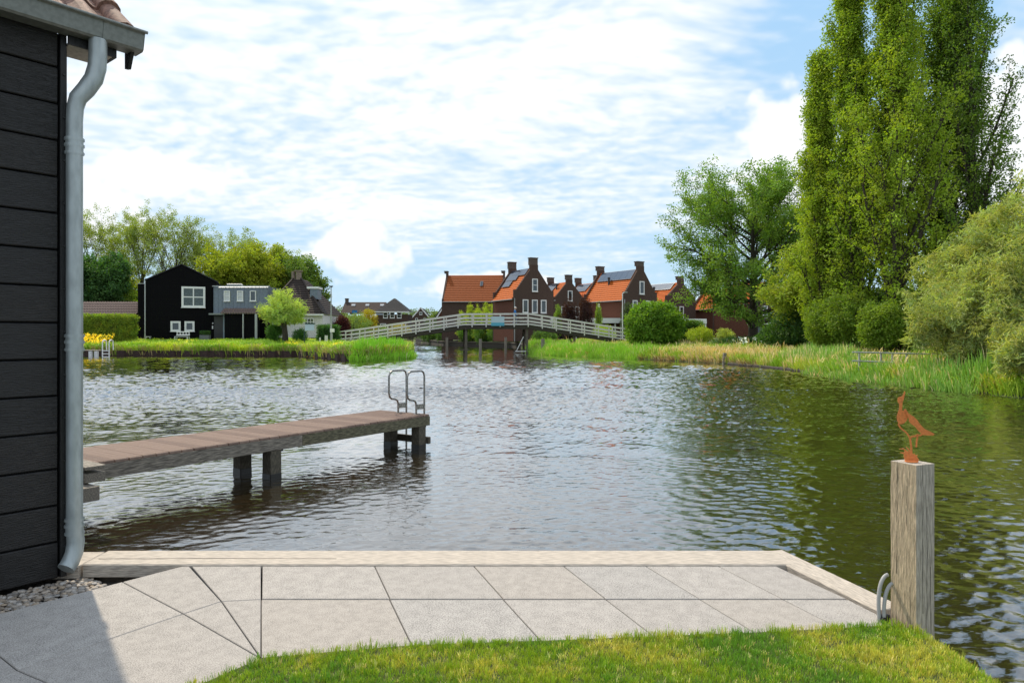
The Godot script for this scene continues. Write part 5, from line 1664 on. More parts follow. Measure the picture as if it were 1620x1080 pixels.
	var sh := thing("small_gable_house", "small distant dark house with white bargeboards beyond the bridge ramp", "house", V(-26.273, 0.8, 200))
	k = 200.0 / 1100.0
	var sw := MB.new()
	var sa := 9.268 - 0.8
	var se := 5.814 - 0.8
	prism(sw, [-16 * k, 0, 16 * k, 0, 16 * k, se, 0, sa, -16 * k, se], -7, 0)
	put("wall", sw.mesh(), M.brick_dark, sh)
	for s in [-1.0, 1.0]:
		var bb := MB.new()
		bb.bar(Vector3(0, sa + 0.1, 0.12), Vector3(s * 17 * k, se, 0.12), 0.12, 0.3, Vector3.UP)
		put("bargeboard", bb.mesh(), M.white_paint, sh)
		var rr := MB.new()
		courses(rr, Vector3(s * 17.5 * k, se - 0.1, 0.1), Vector3(s * 17.5 * k, se - 0.1, -7), Vector3(0, sa + 0.05, 0.1), Vector3(0, sa + 0.05, -7), 8, 0.1)
		put("roof", rr.mesh(), M.slate_tile, sh)
	window(sh, Transform3D(Basis(), Vector3(0, 7.723 - 0.8, 0.03)), 4.6 * k, 4.8 * k, 2, 1, 0.1)
	for px in [659.0, 672.0]:
		window(sh, Transform3D(Basis(), Vector3((px - 665.5) * k, 5.905 - 0.8, 0.03)), 4 * k, 5 * k, 1, 1, 0.1)
	var ph := thing("side_house", "red brick house edge with dark roof and white bargeboard behind the pier", "house", V(-15.000, 0.7, 150))
	k = 150.0 / 1100.0
	var pw := MB.new()
	prism(pw, [-9 * k, 0, 12 * k, 0, 12 * k, 8.2, 8 * k, 8.2, -9 * k, 5.268 - 0.7], -6, 0)
	put("wall", pw.mesh(), M.brick_red, ph)
	var pr := MB.new()
	pr.bar(Vector3(8 * k, 9.223 - 0.7, -2.9), Vector3(-12 * k, 4.995 - 0.7, -2.9), 6.4, 0.3)
	put("roof", pr.mesh(), M.slate_tile, ph)
	var pb := MB.new()
	pb.bar(Vector3(8 * k, 8.882 - 0.7, 0.36), Vector3(-11 * k, 4.859 - 0.7, 0.36), 0.08, 0.25)
	put("bargeboard", pb.mesh(), M.white_paint, ph)

# ---------------------------------------------------------------- leaves, trees and shrubs
var CL := {}

func make_sprays() -> void:
	CL.broad = spray(16, 0.30, 0.22, 1)
	CL.fine = spray(18, 0.26, 0.17, 2)
	CL.poplar = spray(24, 0.19, 0.17, 3)
	CL.willow = spray(22, 0.42, 0.075, 4, 0.9)
	CL.dense = spray(24, 0.30, 0.20, 5)
	CL.lawn = tuft(9, 0.5, 0.055, 0.75, 11)
	CL.meadow = tuft(11, 0.34, 0.055, 0.5, 12)
	CL.reed = tuft(9, 0.22, 0.034, 0.28, 13)
	CL.petal = spray(9, 0.3, 0.3, 14)

# a spray of small folded leaves in a ball of diameter one
func spray(n: int, length: float, width: float, seed_: int, droop := 0.0) -> ArrayMesh:
	var r := rng_of(seed_)
	var b := MB.new()
	for i in n:
		var p := around(r) * 0.5 * pow(r.randf(), 0.4)
		var along := (around(r) + p * 1.2 + Vector3(0, -droop, 0)).normalized()
		var side := along.cross((around(r) * 0.9 + Vector3(0, 1.0, 0)).normalized()).normalized()
		var up := side.cross(along)
		var l := length * r.randf_range(0.7, 1.25)
		var w := width * r.randf_range(0.8, 1.2)
		var a := p
		var e := p + along * l - up * l * 0.12
		var m := p + along * l * 0.45
		b.tri(a, m + side * w * 0.5 + up * w * 0.18, e, up)
		b.tri(a, e, m - side * w * 0.5 + up * w * 0.18, up)
	return b.mesh()

# a tuft of curved blades, one unit tall
func tuft(n: int, spread: float, width: float, lean: float, seed_: int) -> ArrayMesh:
	var r := rng_of(seed_)
	var b := MB.new()
	for i in n:
		var a := r.randf() * TAU
		var o := Vector3(cos(a), 0, sin(a)) * spread * sqrt(r.randf())
		var dir := Vector3(cos(a + r.randf_range(-1, 1)), 0, sin(a + r.randf_range(-1, 1))) * lean * r.randf_range(0.2, 1.0)
		var h := r.randf_range(0.55, 1.0)
		var fa := r.randf() * TAU
		var s := Vector3(cos(fa), 0, sin(fa)) * width * 0.5
		var up := Vector3(-s.z, 0.01, s.x)
		var p1 := o + Vector3(0, h * 0.5, 0) + dir * h * 0.28
		var p2 := o + Vector3(0, h * 0.82, 0) + dir * h * 0.68
		var p3 := o + Vector3(0, h * 0.96, 0) + dir * h * 1.1
		b.quad(o - s * 0.8, o + s * 0.8, p1 + s, p1 - s, up)
		b.quad(p1 - s, p1 + s, p2 + s * 0.7, p2 - s * 0.7, up)
		b.tri(p2 - s * 0.7, p2 + s * 0.7, p3, up)
	return b.mesh()

func tinted(r: RandomNumberGenerator, c: Color, vary := 0.22) -> Color:
	var k := 2.55 * (1.0 + r.randf_range(-vary, vary))
	var warm := r.randf_range(-0.5, 0.5) * vary
	return Color(c.r * k * (1.0 + warm), c.g * k, c.b * k * (1.0 - warm))

func limb(b: MB, r: RandomNumberGenerator, p: Vector3, dir: Vector3, length: float, rad: float, lvl: int, P: Dictionary, out: Array) -> void:
	var segs := 6 if lvl == 0 else (4 if lvl == 1 else 3)
	var pts := PackedVector3Array([p])
	var rad_ := PackedFloat32Array([rad])
	var dirs := [dir]
	var end_r: float = rad * (0.12 if lvl == 0 else 0.35)
	for i in segs:
		dir = (dir + around(r) * P.wob[lvl] + Vector3(0, P.trop[lvl], 0) / segs).normalized()
		p += dir * length / segs
		pts.append(p)
		rad_.append(lerpf(rad, end_r, float(i + 1) / segs))
		dirs.append(dir)
	if rad > 0.006:
		b.tube(pts, rad_, 9 if lvl == 0 else (6 if lvl == 1 else 4), false)
	if lvl >= P.leaf_from:
		var k: int = P.leaf_n[lvl]
		for i in k:
			var t := lerpf(P.get("leaf_t", 0.35), 1.03, (i + r.randf()) / k)
			var f := clampf(t, 0, 0.999) * segs
			var q: Vector3 = pts[int(f)].lerp(pts[int(f) + 1], f - int(f))
			out.append(q + around(r) * P.scat * r.randf())
	if lvl + 1 >= P.n.size() + 1:
		return
	if lvl < P.n.size():
		var cnt: int = P.n[lvl]
		var turn := r.randf() * TAU
		for i in cnt:
			var t := lerpf(P.start[lvl], 0.99, (i + r.randf_range(0.2, 0.8)) / cnt)
			var f := minf(t, 0.999) * segs
			var q: Vector3 = pts[int(f)].lerp(pts[int(f) + 1], f - int(f))
			var ax: Vector3 = dirs[int(f)]
			turn += 2.4 + r.randf_range(-0.5, 0.5)
			var perp := ax.cross(Vector3(0.31, 0.2, 0.93)).normalized().rotated(ax, turn)
			var an: float = P.ang[lvl] * r.randf_range(0.75, 1.25) * lerpf(1.15, 0.7, t)
			var nd := (ax * cos(an) + perp * sin(an)).normalized()
			var shape := 1.0
			if lvl == 0:
				match P.get("form", "round"):
					"round":
						shape = 0.45 + 0.75 * sin(PI * pow(1.0 - t, 0.85))
					"column":
						shape = 0.95 - 0.72 * t if t > 0.2 else 0.8
					"dome":
						shape = 1.05 - 0.6 * pow(t, 1.5)
					"oval":
						shape = 0.72 + 0.42 * sin(PI * pow(1.0 - t, 0.9))
					"vase":
						shape = 0.6 + 0.5 * t
					"bush":
						shape = 1.0
			limb(b, r, q, nd, length * P.ratio[lvl] * shape * r.randf_range(0.8, 1.2), rad_[int(f)] * P.thin[lvl], lvl + 1, P, out)

func tree(called: String, label: String, x: float, d: float, P: Dictionary, group := "") -> Node3D:
	var r := rng_of(P.seed)
	var o := thing(called, label, P.get("cat", "tree"), V(x, P.get("y", ground_y(x, d)) - 0.1, d), 0.0, group)
	var b := MB.new()
	var out := []
	for s in int(P.get("stems", 1)):
		var a := TAU * (s + r.randf() * 0.5) / maxf(P.get("stems", 1), 1)
		var lean: float = P.get("lean", 0.0)
		var off := Vector3(cos(a), 0, sin(a)) * (P.get("foot", 0.0) as float)
		limb(b, r, off, Vector3(cos(a) * lean, 1, sin(a) * lean).normalized(), P.h * r.randf_range(0.9, 1.05) if P.get("stems", 1) > 1 else P.h, P.r, 0, P, out)
	put("trunk", b.mesh(), M.bark, o)
	var places := []
	var tints := []
	for q in out:
		var p: Vector3 = q
		if p.y < P.get("clear", 0.0):
			continue
		var s: float = P.cs * r.randf_range(0.7, 1.3)
		places.append(Transform3D(Basis(around(r), r.randf() * TAU if not P.get("hang", false) else r.randf() * 0.4).scaled(Vector3.ONE * s), p))
		tints.append(tinted(r, P.tint, P.get("vary", 0.25)))
	scatter("crown", CL[P.get("clump", "broad")], M.leaf, places, tints, o, true)
	return o

func leafy_box(parent: Node, called: String, c: Vector3, size: Vector3, n: int, cs: float, tint: Color, seed_: int) -> void:
	var r := rng_of(seed_)
	var places := []
	var tints := []
	for i in n:
		var p := Vector3(r.randf_range(-0.5, 0.5), r.randf_range(-0.5, 0.5), r.randf_range(-0.5, 0.5))
		if r.randf() < 0.85:
			var f := r.randf() * (size.x * size.y + size.x * size.z + size.y * size.z)
			if f < size.x * size.y:
				p.z = 0.5 if r.randf() < 0.7 else -0.5
			elif f < size.x * size.y + size.x * size.z:
				p.y = 0.5
			else:
				p.x = signf(p.x) * 0.5
		places.append(Transform3D(Basis(around(r), r.randf() * TAU).scaled(Vector3.ONE * cs * r.randf_range(0.7, 1.3)), c + p * (size - Vector3.ONE * cs * 0.5) + around(r) * cs * 0.18))
		tints.append(tinted(r, tint, 0.4))
	scatter(called, CL.fine, M.leaf, places, tints, parent, true)
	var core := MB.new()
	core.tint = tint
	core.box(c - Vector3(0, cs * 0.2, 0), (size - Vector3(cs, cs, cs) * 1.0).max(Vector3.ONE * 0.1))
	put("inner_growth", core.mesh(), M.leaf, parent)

func hedge(label: String, x0: float, x1: float, d: float, depth: float, y0: float, y1: float, n: int, cs: float, tint: Color, seed_: int, turn := 0.0) -> void:
	var o := thing("hedge", label, "hedge", V((x0 + x1) / 2, y0, d), turn)
	leafy_box(o, "foliage", Vector3(0, (y1 - y0) / 2, -depth / 2), Vector3(x1 - x0, y1 - y0, depth), n, cs, tint, seed_)

# a rounded bush: short stems and sprays through an uneven ellipsoid
func bush(called: String, label: String, x: float, d: float, y: float, rx: float, h: float, n: int, cs: float, tint: Color, seed_: int, clump := "broad", group := "", cat := "shrub", taper := 0.0) -> void:
	var r := rng_of(seed_)
	var o := thing(called, label, cat, V(x, y, d), 0.0, group)
	var lump := noise(0.9 / maxf(rx, 0.3), 2, seed_)
	var places := []
	var tints := []
	for i in n:
		var u := around(r)
		var k := pow(r.randf(), 0.28) * (1.0 + 0.38 * lump.get_noise_3dv(u * rx * 1.2))
		var p := Vector3(u.x * rx, h * 0.5 + u.y * h * 0.5, u.z * rx) * 1.0
		p = Vector3(u.x * rx * k, h * 0.52 + u.y * h * 0.48 * k, u.z * rx * k)
		if taper > 0.0:
			var t := clampf(p.y / h, 0, 1)
			p.x *= 1.0 - taper * t
			p.z *= 1.0 - taper * t
		places.append(Transform3D(Basis(around(r), r.randf() * TAU).scaled(Vector3.ONE * cs * r.randf_range(0.7, 1.3)), p))
		tints.append(tinted(r, tint))
	scatter("crown", CL[clump], M.leaf, places, tints, o, true)
	var b := MB.new()
	for i in 5:
		var a := TAU * i / 5 + r.randf()
		b.tube(PackedVector3Array([Vector3(0, -0.2, 0), Vector3(cos(a) * rx * 0.25, h * 0.35, sin(a) * rx * 0.25), Vector3(cos(a) * rx * 0.5, h * 0.7, sin(a) * rx * 0.5)]), PackedFloat32Array([0.03 * h, 0.02 * h, 0.006 * h]), 5)
	put("stem", b.mesh(), M.bark, o)

func build_vegetation() -> void:
	# ---- behind the black barn: tall thin spring trees
	var airy := {"n": [11, 6, 4], "ang": [0.55, 0.6, 0.7], "ratio": [0.42, 0.5, 0.5], "start": [0.30, 0.25, 0.2], "trop": [0.05, 0.35, 0.2, 0.1], "wob": [0.05, 0.10, 0.16, 0.2], "thin": [0.5, 0.55, 0.55], "leaf_from": 3, "leaf_n": [0, 0, 0, 3], "scat": 0.3, "cs": 0.68, "tint": Color(0.14, 0.165, 0.04), "form": "round", "clump": "fine", "leaf_t": 0.4}
	var rows := [
		["tall thin spring tree close to the shed's downpipe, behind the outbuilding", 143.0, 98.0, 19.5, 0.30, 71],
		["tall airy tree with bare lower limbs, second behind the outbuilding roof", 186.0, 102.0, 18.5, 0.32, 72],
		["tall airy tree rising just behind the barn annex", 224.0, 98.0, 19.6, 0.34, 73],
		["open-crowned tree with forked dark trunk directly behind the barn gable", 272.0, 96.0, 19.0, 0.36, 74],
		["leaning sparse tree between the barn gable and the yellow-green tree", 318.0, 99.0, 17.0, 0.30, 75]]
	for q in rows:
		var P := airy.duplicate()
		P.h = q[3] * 0.66
		P.r = q[4]
		P.seed = q[5]
		tree("airy_tree", q[0], (q[1] - 810) / 1100 * q[2], q[2], P, "tall spring trees behind the barn")
	var wisp := airy.duplicate()
	wisp.merge({"h": 11.3, "r": 0.22, "seed": 76, "cs": 0.75}, true)
	tree("airy_tree", "thin wispy treetop poking above the yellow-green tree behind zinc roof", -40.276, 104, wisp, "tall spring trees behind the barn")
	var w2 := airy.duplicate()
	w2.merge({"h": 9.5, "r": 0.2, "seed": 77, "cs": 0.7}, true)
	tree("airy_tree", "thin half-bare tree at the right edge of the yellow-green tree", -32.902, 104, w2, "tall spring trees behind the barn")
	# fuller trees
	var full := {"n": [14, 8, 5], "ang": [0.95, 0.7, 0.7], "ratio": [0.52, 0.5, 0.5], "start": [0.22, 0.2, 0.2], "trop": [0.05, 0.25, 0.15, 0.1], "wob": [0.05, 0.10, 0.16, 0.2], "thin": [0.5, 0.55, 0.55], "leaf_from": 2, "leaf_n": [0, 0, 2, 4], "scat": 0.5, "cs": 1.0, "tint": Color(0.13, 0.16, 0.02), "form": "round", "clump": "dense"}
	var P1 := full.duplicate()
	P1.merge({"ratio": [0.62, 0.5, 0.5], "h": 7.3, "r": 0.33, "seed": 81, "tint": Color(0.155, 0.175, 0.018), "cs": 1.0, "leaf_n": [0, 0, 3, 4]}, true)
	tree("broad_tree", "dense yellow-green tree behind the zinc-clad house", -33.218, 90, P1)
	var P2 := full.duplicate()
	P2.merge({"h": 6.6, "r": 0.3, "seed": 82, "tint": Color(0.07, 0.105, 0.02)}, true)
	tree("broad_tree", "darker green tree behind the farmhouse chimney", -29.105, 92, P2)
	var P3 := full.duplicate()
	P3.merge({"h": 7.0, "r": 0.3, "seed": 83, "tint": Color(0.035, 0.075, 0.022)}, true)
	tree("broad_tree", "dark green bushy tree above the outbuilding roof by the shed", -51.756, 86, P3)
	for q in [[176.0, 90.0, 3.6, 9.5, Color(0.14, 0.16, 0.02), 91, "yellow-green bushy tree above the outbuilding, middle of three"], [206.0, 88.0, 2.4, 6.0, Color(0.12, 0.165, 0.025), 92, "low light green bush behind the barn annex"], [232.0, 94.0, 3.0, 7.0, Color(0.10, 0.14, 0.025), 93, "green thicket showing between the tall trunks behind the barn"], [345.0, 93.0, 2.6, 6.5, Color(0.15, 0.16, 0.02), 94, "yellow-green bush peeping over the barn's right roof slope"]]:
		bush("tall_bush", q[6], (q[0] - 810) / 1100 * q[1], q[1], 0.9, q[2], q[3], 620, 0.9, q[4], q[5])
	# ---- pollard willow and shrubs by the farmhouse
	var wd := 66.0
	var pol := thing("pollard_willow", "round pale green pollard willow in front of the white farmhouse", "tree", V(-21.660, 0.85, 66))
	var tb := MB.new()
	tb.tube(PackedVector3Array([Vector3(0.1, -0.3, 0), Vector3(0.12, 0.6, 0), Vector3(0.02, 1.4, 0), Vector3(-0.1, 1.9, 0), Vector3(-0.12, 2.2, 0)]), PackedFloat32Array([0.34, 0.27, 0.26, 0.36, 0.3]), 10)
	var wr := rng_of(55)
	var wp := []
	var wt := []
	for i in 150:
		var u := around(wr)
		if u.y < -0.35:
			u.y = -u.y * 0.3
		var p0 := Vector3(-0.12, 2.0, 0)
		var e := p0 + Vector3(u.x * 2.15, 0.55 + u.y * 2.4, u.z * 2.15) * wr.randf_range(0.8, 1.06)
		tb.tube(PackedVector3Array([p0, p0.lerp(e, 0.5) + Vector3(0, 0.2, 0), e]), PackedFloat32Array([0.035, 0.02, 0.008]), 4, false)
		for k in 9:
			wp.append(Transform3D(Basis(around(wr), wr.randf() * TAU).scaled(Vector3.ONE * wr.randf_range(0.45, 0.75)), p0.lerp(e, 0.32 + 0.085 * k) + around(wr) * 0.15))
			wt.append(tinted(wr, Color(0.23, 0.27, 0.085)))
	put("trunk", tb.mesh(), M.bark, pol)
	scatter("crown", CL.willow, M.leaf, wp, wt, pol, true)
	bush("ivy_bush", "upright dark ivy bush against the pollard willow trunk", -22.670, 66.5, 0.8, 0.75, 1.75, 330, 0.4, Color(0.045, 0.095, 0.02), 101, "fine")
	bush("laurel_shrub", "dark green shrub under the farmhouse window beside the information panel", -20.100, 66, 0.75, 0.6, 1.25, 220, 0.4, Color(0.035, 0.085, 0.02), 102, "fine")
	hedge("low dark green clipped hedge between the farmhouse and the bridge", -19.164, -17.062, 68, 1.2, 0.75, 2.377, 420, 0.4, Color(0.035, 0.08, 0.022), 103)
	hedge("tall clipped beech hedge with yellow-green top on the far left bank", -41.205, -36.025, 65.5, 1.6, 0.6, 3.326, 1500, 0.42, Color(0.115, 0.15, 0.02), 104)
	for q in [[541.0, 78.0, 0.9, 2.7, Color(0.045, 0.012, 0.014), 111, "dark red leaved shrub near the start of the bridge"], [562.0, 82.0, 1.9, 3.1, Color(0.11, 0.15, 0.045), 112, "grey-green bush around the blue sign pole"], [583.0, 88.0, 1.0, 3.9, Color(0.24, 0.19, 0.015), 113, "small golden yellow tree beside the hip-roofed house"], [535.0, 92.0, 1.5, 3.3, Color(0.13, 0.17, 0.035), 114, "light green bush behind the lamp post"], [524.0, 100.0, 2.2, 4.6, Color(0.10, 0.14, 0.025), 115, "yellow-green bush at the farmhouse roof corner"], [632.0, 118.0, 1.6, 2.6, Color(0.20, 0.17, 0.05), 116, "ochre bush below the hip house windows"], [598.0, 112.0, 1.6, 2.2, Color(0.10, 0.14, 0.03), 117, "low green bush left of the hip-roofed house"]]:
		bush("garden_shrub", q[6], (q[0] - 810) / 1100 * q[1], q[1], 0.8, q[2], q[3], 360, 0.55, q[4], q[5], "fine")
	# far woods on the skyline
	for q in [[525.0, 190.0, 5.0, 8.2, 121, "distant treetop left of the long brown roof"], [546.0, 215.0, 5.5, 7.5, 122, "distant wood behind the long brown roof's chimney"], [652.0, 210.0, 4.6, 8.3, 123, "distant round treetop behind the small gable house"], [676.0, 220.0, 4.8, 8.8, 124, "distant dark treetop right above the small gable"], [692.0, 200.0, 3.8, 7.0, 125, "distant light green treetop beside the brick pier"], [703.0, 230.0, 4.0, 6.5, 126, "distant low tree hiding behind the brick pier"]]:
		bush("far_tree", q[5], (q[0] - 810) / 1100 * q[1], q[1], 0.8, q[2], q[3], 360, 1.3, Color(0.075, 0.10, 0.035), q[4], "broad", "distant trees on the skyline", "tree")
	# ---- behind and below the bridge
	for i in 7:
		var px := 731.0 + i * 12.5
		bush("osier_willow", ["osier bush with yellow-green shoots, first from the brick pier", "osier bush, second from the brick pier below the orange roof", "osier bush, third from the brick pier below the orange roof", "osier bush in the middle of the row below the orange roof", "osier bush left of the banner's top edge", "osier bush above the banner on the bridge", "osier bush closest to the tall gable house"][i], (px - 810) / 1100 * (119.0 - i * 2.2), 119.0 - i * 2.2, 0.4, 1.15, [5.4, 6.2, 5.7, 6.2, 5.9, 6.0, 5.0][i], 260, 0.5, Color(0.22, 0.25, 0.03), 130 + i, "willow", "row of yellow-green osier bushes", "shrub", 0.5)
	for q in [[745.0, 117.5, 2.3, 3.4, 141, "dark green overgrown hedge bush on the quay, behind the trestle"], [769.0, 113.0, 2.3, 3.6, 145, "dark green overgrown hedge bush on the quay below the banner"], [793.0, 109.0, 2.1, 3.5, 146, "dark green overgrown hedge bush on the quay right of the banner"], [815.0, 105.0, 1.6, 3.2, 147, "dark green overgrown hedge bush on the quay beside the right trestle"]]:
		bush("quay_bush", q[5], (q[0] - 810) / 1100 * q[1], q[1], 0.0, q[2], q[3], 520, 0.6, Color(0.05, 0.095, 0.02), q[4], "fine", "dark bushes on the quay")
	bush("waterside_bush", "dark green bushes hanging over the quay below the left ramp", -17.687, 152, 0.0, 2.6, 3.2, 420, 0.6, Color(0.05, 0.09, 0.025), 142)
	bush("waterside_bush", "dark green bush on the quay next to the first trestle", -13.105, 136, 0.0, 2.0, 3.6, 420, 0.55, Color(0.045, 0.09, 0.022), 143)
	bush("waterside_bush", "dark shrub on the bank behind the right trestle", 3.782, 80, 0.4, 1.3, 1.7, 300, 0.5, Color(0.05, 0.085, 0.025), 144)
	for q in [[901.0, 86.0, 0.95, 5.2, 151, "dark purple leaved tree nearer the tall gable house"], [926.0, 85.0, 1.0, 5.4, 152, "dark purple leaved tree nearer the white carport columns"]]:
		bush("purple_tree", q[5], (q[0] - 810) / 1100 * q[1], q[1], 0.6, q[2], q[3], 420, 0.55, Color(0.032, 0.013, 0.014), q[4], "fine", "dark purple trees", "tree")
	bush("cone_shrub", "narrow light green cone shrub beside the tall gable house", 5.840, 88, 0.9, 0.75, 4.4, 260, 0.45, Color(0.12, 0.17, 0.03), 153, "fine", "", "shrub", 0.6)
	bush("cone_shrub", "slender light green sapling in front of the carport end", 10.835, 87, 0.8, 0.6, 4.6, 200, 0.45, Color(0.14, 0.19, 0.03), 154, "fine", "", "shrub", 0.7)
	bush("round_shrub", "bright yellow-green round shrub before the white carport", 11.180, 86, 0.6, 1.5, 2.0, 320, 0.5, Color(0.22, 0.27, 0.03), 155, "fine")
	bush("round_shrub", "dark ivy mass on the lamp side of the large gable", 14.973, 90, 0.6, 0.9, 5.0, 360, 0.5, Color(0.03, 0.045, 0.018), 156, "fine")
	# ---- right bank
	bush("round_bush", "large glossy round green bush at the right end of the bridge", 12.625, 62, 0.0, 2.45, 4.5, 1500, 0.62, Color(0.085, 0.145, 0.018), 161, "dense")
	hedge("dark garden hedge right of the round bush", 16.495, 19.964, 72, 1.5, 0.4, 2.890, 420, 0.5, Color(0.06, 0.105, 0.018), 162)
	bush("round_shrub", "small yellow-green clipped shrub left of the big tree trunk", 17.880, 66, 0.5, 1.2, 1.7, 300, 0.42, Color(0.19, 0.22, 0.03), 163, "fine")
	bush("round_shrub", "pale rounded shrub in the garden just left of the big trunk", 21.509, 70, 0.5, 0.8, 1.6, 200, 0.42, Color(0.19, 0.21, 0.06), 164, "fine")
	bush("round_shrub", "low dark shrub with white flowers at the foot of the big tree", 18.395, 57, 0.3, 1.7, 0.95, 300, 0.42, Color(0.045, 0.085, 0.025), 165, "fine")
	bush("round_shrub", "low dark shrub just right of the big tree's foot", 20.109, 56, 0.3, 1.2, 1.0, 220, 0.42, Color(0.05, 0.09, 0.025), 166, "fine")
	var big := full.duplicate()
	big.merge({"form": "oval", "h": 11.6, "r": 0.46, "seed": 178, "n": [32, 8, 6], "trop": [0.05, 0.1, 0.0, 0.0], "ang": [1.12, 0.62, 0.65], "ratio": [0.45, 0.44, 0.45], "start": [0.12, 0.2, 0.2], "wob": [0.02, 0.09, 0.16, 0.2], "cs": 0.66, "leaf_n": [0, 0, 2, 3], "tint": Color(0.10, 0.155, 0.028), "clump": "fine", "scat": 0.4, "clear": 1.7}, true)
	tree("round_tree", "big round green tree with forked trunk on the right bank", 20.836, 60, big)
	bush("laurel_hedge", "dark leafy thicket between the big tree and the poplars", 19.727, 50, 0.2, 1.6, 2.3, 600, 0.55, Color(0.045, 0.09, 0.02), 172, "dense")
	bush("laurel_hedge", "dark thicket under the poplars' left side", 20.945, 48, 0.2, 2.6, 3.6, 800, 0.55, Color(0.03, 0.06, 0.016), 173, "dense")
	bush("laurel_hedge", "dark thicket behind the poplar trunks in the middle", 24.141, 47, 0.2, 3.4, 4.2, 1000, 0.6, Color(0.026, 0.05, 0.015), 174, "dense")
	bush("laurel_hedge", "dark thicket behind the metal railing by the reeds", 25.600, 46, 0.2, 3.2, 4.2, 900, 0.6, Color(0.026, 0.05, 0.015), 175, "dense")
	var lime := full.duplicate()
	lime.merge({"ratio": [0.36, 0.5, 0.5], "h": 6.3, "r": 0.2, "seed": 181, "n": [12, 8, 5], "start": [0.12, 0.2, 0.2], "cs": 0.7, "tint": Color(0.155, 0.185, 0.03), "clump": "fine", "scat": 0.4, "clear": 1.4}, true)
	tree("light_tree", "light yellow-green tree between the big round tree and the poplars", 20.424, 47, lime)
	for q in [[1306.0, 41.0, 1.1, 2.6, 231, "leafy suckers at the foot of the leftmost poplar"], [1346.0, 39.5, 1.3, 3.3, 232, "leafy suckers at the foot of the second poplar"], [1395.0, 37.0, 1.1, 2.5, 233, "leafy suckers left of the tallest poplar's foot"], [1436.0, 37.5, 1.2, 3.1, 235, "leafy suckers right of the tallest poplar's foot"], [1484.0, 39.5, 1.6, 4.0, 234, "dark leafy suckers at the foot of the rear poplar"]]:
		bush("poplar_suckers", q[5], (q[0] - 810) / 1100 * q[1], q[1], 0.7, q[2], q[3], 420, 0.55, Color(0.10, 0.14, 0.02), q[4], "poplar", "suckers below the poplars")
	# poplars: columns of steep limbs
	var pop := {"n": [46, 9], "ang": [0.42, 0.6], "ratio": [0.315, 0.30], "start": [0.025, 0.12], "trop": [0.05, 0.55, 0.25], "wob": [0.025, 0.06, 0.15], "thin": [0.42, 0.45], "leaf_from": 1, "leaf_n": [0, 12, 7], "scat": 0.45, "cs": 0.62, "form": "column", "clump": "poplar", "leaf_t": 0.08, "clear": 0.4, "vary": 0.22}
	for q in [[1302.0, 43.0, 17.8, 0.34, 191, Color(0.15, 0.19, 0.022), "bright green poplar column, leftmost of the tall poplars", 0.36], [1354.0, 41.0, 22.5, 0.36, 192, Color(0.14, 0.185, 0.02), "tall poplar second from the left, taller than the first", 0.34], [1420.0, 38.0, 24.5, 0.40, 193, Color(0.145, 0.185, 0.02), "tallest poplar in the middle of the group on the right bank", 0.36], [1488.0, 42.0, 25.0, 0.40, 194, Color(0.085, 0.125, 0.02), "dark green poplar behind the tallest one", 0.4], [1548.0, 40.0, 23.0, 0.38, 195, Color(0.075, 0.115, 0.022), "loose dark poplar with visible grey trunk, rightmost of the group", 0.46]]:
		var P := pop.duplicate()
		P.h = q[2]
		P.r = q[3]
		P.seed = q[4]
		P.tint = q[5]
		P.ang = [q[7], 0.6]
		if q[4] == 195:
			P.n = [34, 8]
			P.leaf_n = [0, 8, 6]
			P.ratio = [0.34, 0.32]
		tree("poplar", q[6], (q[0] - 810) / 1100 * q[1], q[1], P, "tall poplars on the right bank")
	# silvery willow leaning over the water
	var wil := {"n": [9, 8, 6], "ang": [0.8, 0.75, 0.8], "ratio": [0.62, 0.55, 0.55], "start": [0.15, 0.2, 0.15], "trop": [0.0, -0.25, -0.7, -0.9], "wob": [0.06, 0.12, 0.16, 0.2], "thin": [0.55, 0.55, 0.5], "leaf_from": 2, "leaf_n": [0, 0, 3, 5], "scat": 0.2, "cs": 0.46, "tint": Color(0.185, 0.20, 0.075), "form": "bush", "clump": "willow", "stems": 5, "lean": 0.55, "foot": 0.4, "h": 2.5, "r": 0.10, "seed": 201, "vary": 0.3, "y": 0.0}
	tree("silver_willow", "drooping silvery yellow willow overhanging the water at the right edge", 18.4, 24.6, wil)
	var wil2 := wil.duplicate()
	wil2.merge({"h": 4.6, "seed": 202, "stems": 4, "lean": 0.25, "cs": 0.55}, true)
	tree("silver_willow", "taller silvery willow behind the drooping one at the right edge", 21.8, 28.5, wil2)
	var wil3 := wil.duplicate()
	wil3.merge({"h": 1.9, "seed": 203, "stems": 5, "lean": 0.7}, true)
	tree("silver_willow", "low spreading silvery willow nearest the viewer on the right bank", 17.7, 21.4, wil3)
	# ---- small built things on the right bank
	var rl := thing("metal_railing", "low grey metal railing standing in the reeds under the poplars", "railing", V(14.5, 0.0, 29.0))
	for y in [0.72, 0.36]:
		var b := MB.new()
		b.tube(PackedVector3Array([Vector3(-0.3, y + 0.02, 0), Vector3(3.0 if y > 0.5 else 1.9, y - 0.06, 0.4)]), PackedFloat32Array([0.032, 0.032]), 8)
		put("rail", b.mesh(), M.lamp_grey, rl)
	for x in [0.0, 0.85, 1.3, 1.85]:
		var b := MB.new()
		b.box(Vector3(x, 0.2, x * 0.12), Vector3(0.06, 1.0, 0.06))
		put("post", b.mesh(), M.lamp_grey, rl)
	var lg := thing("timber_edging", "dark half-sunken timber log edging the right bank", "edging", V(14.0, WATER, 38))
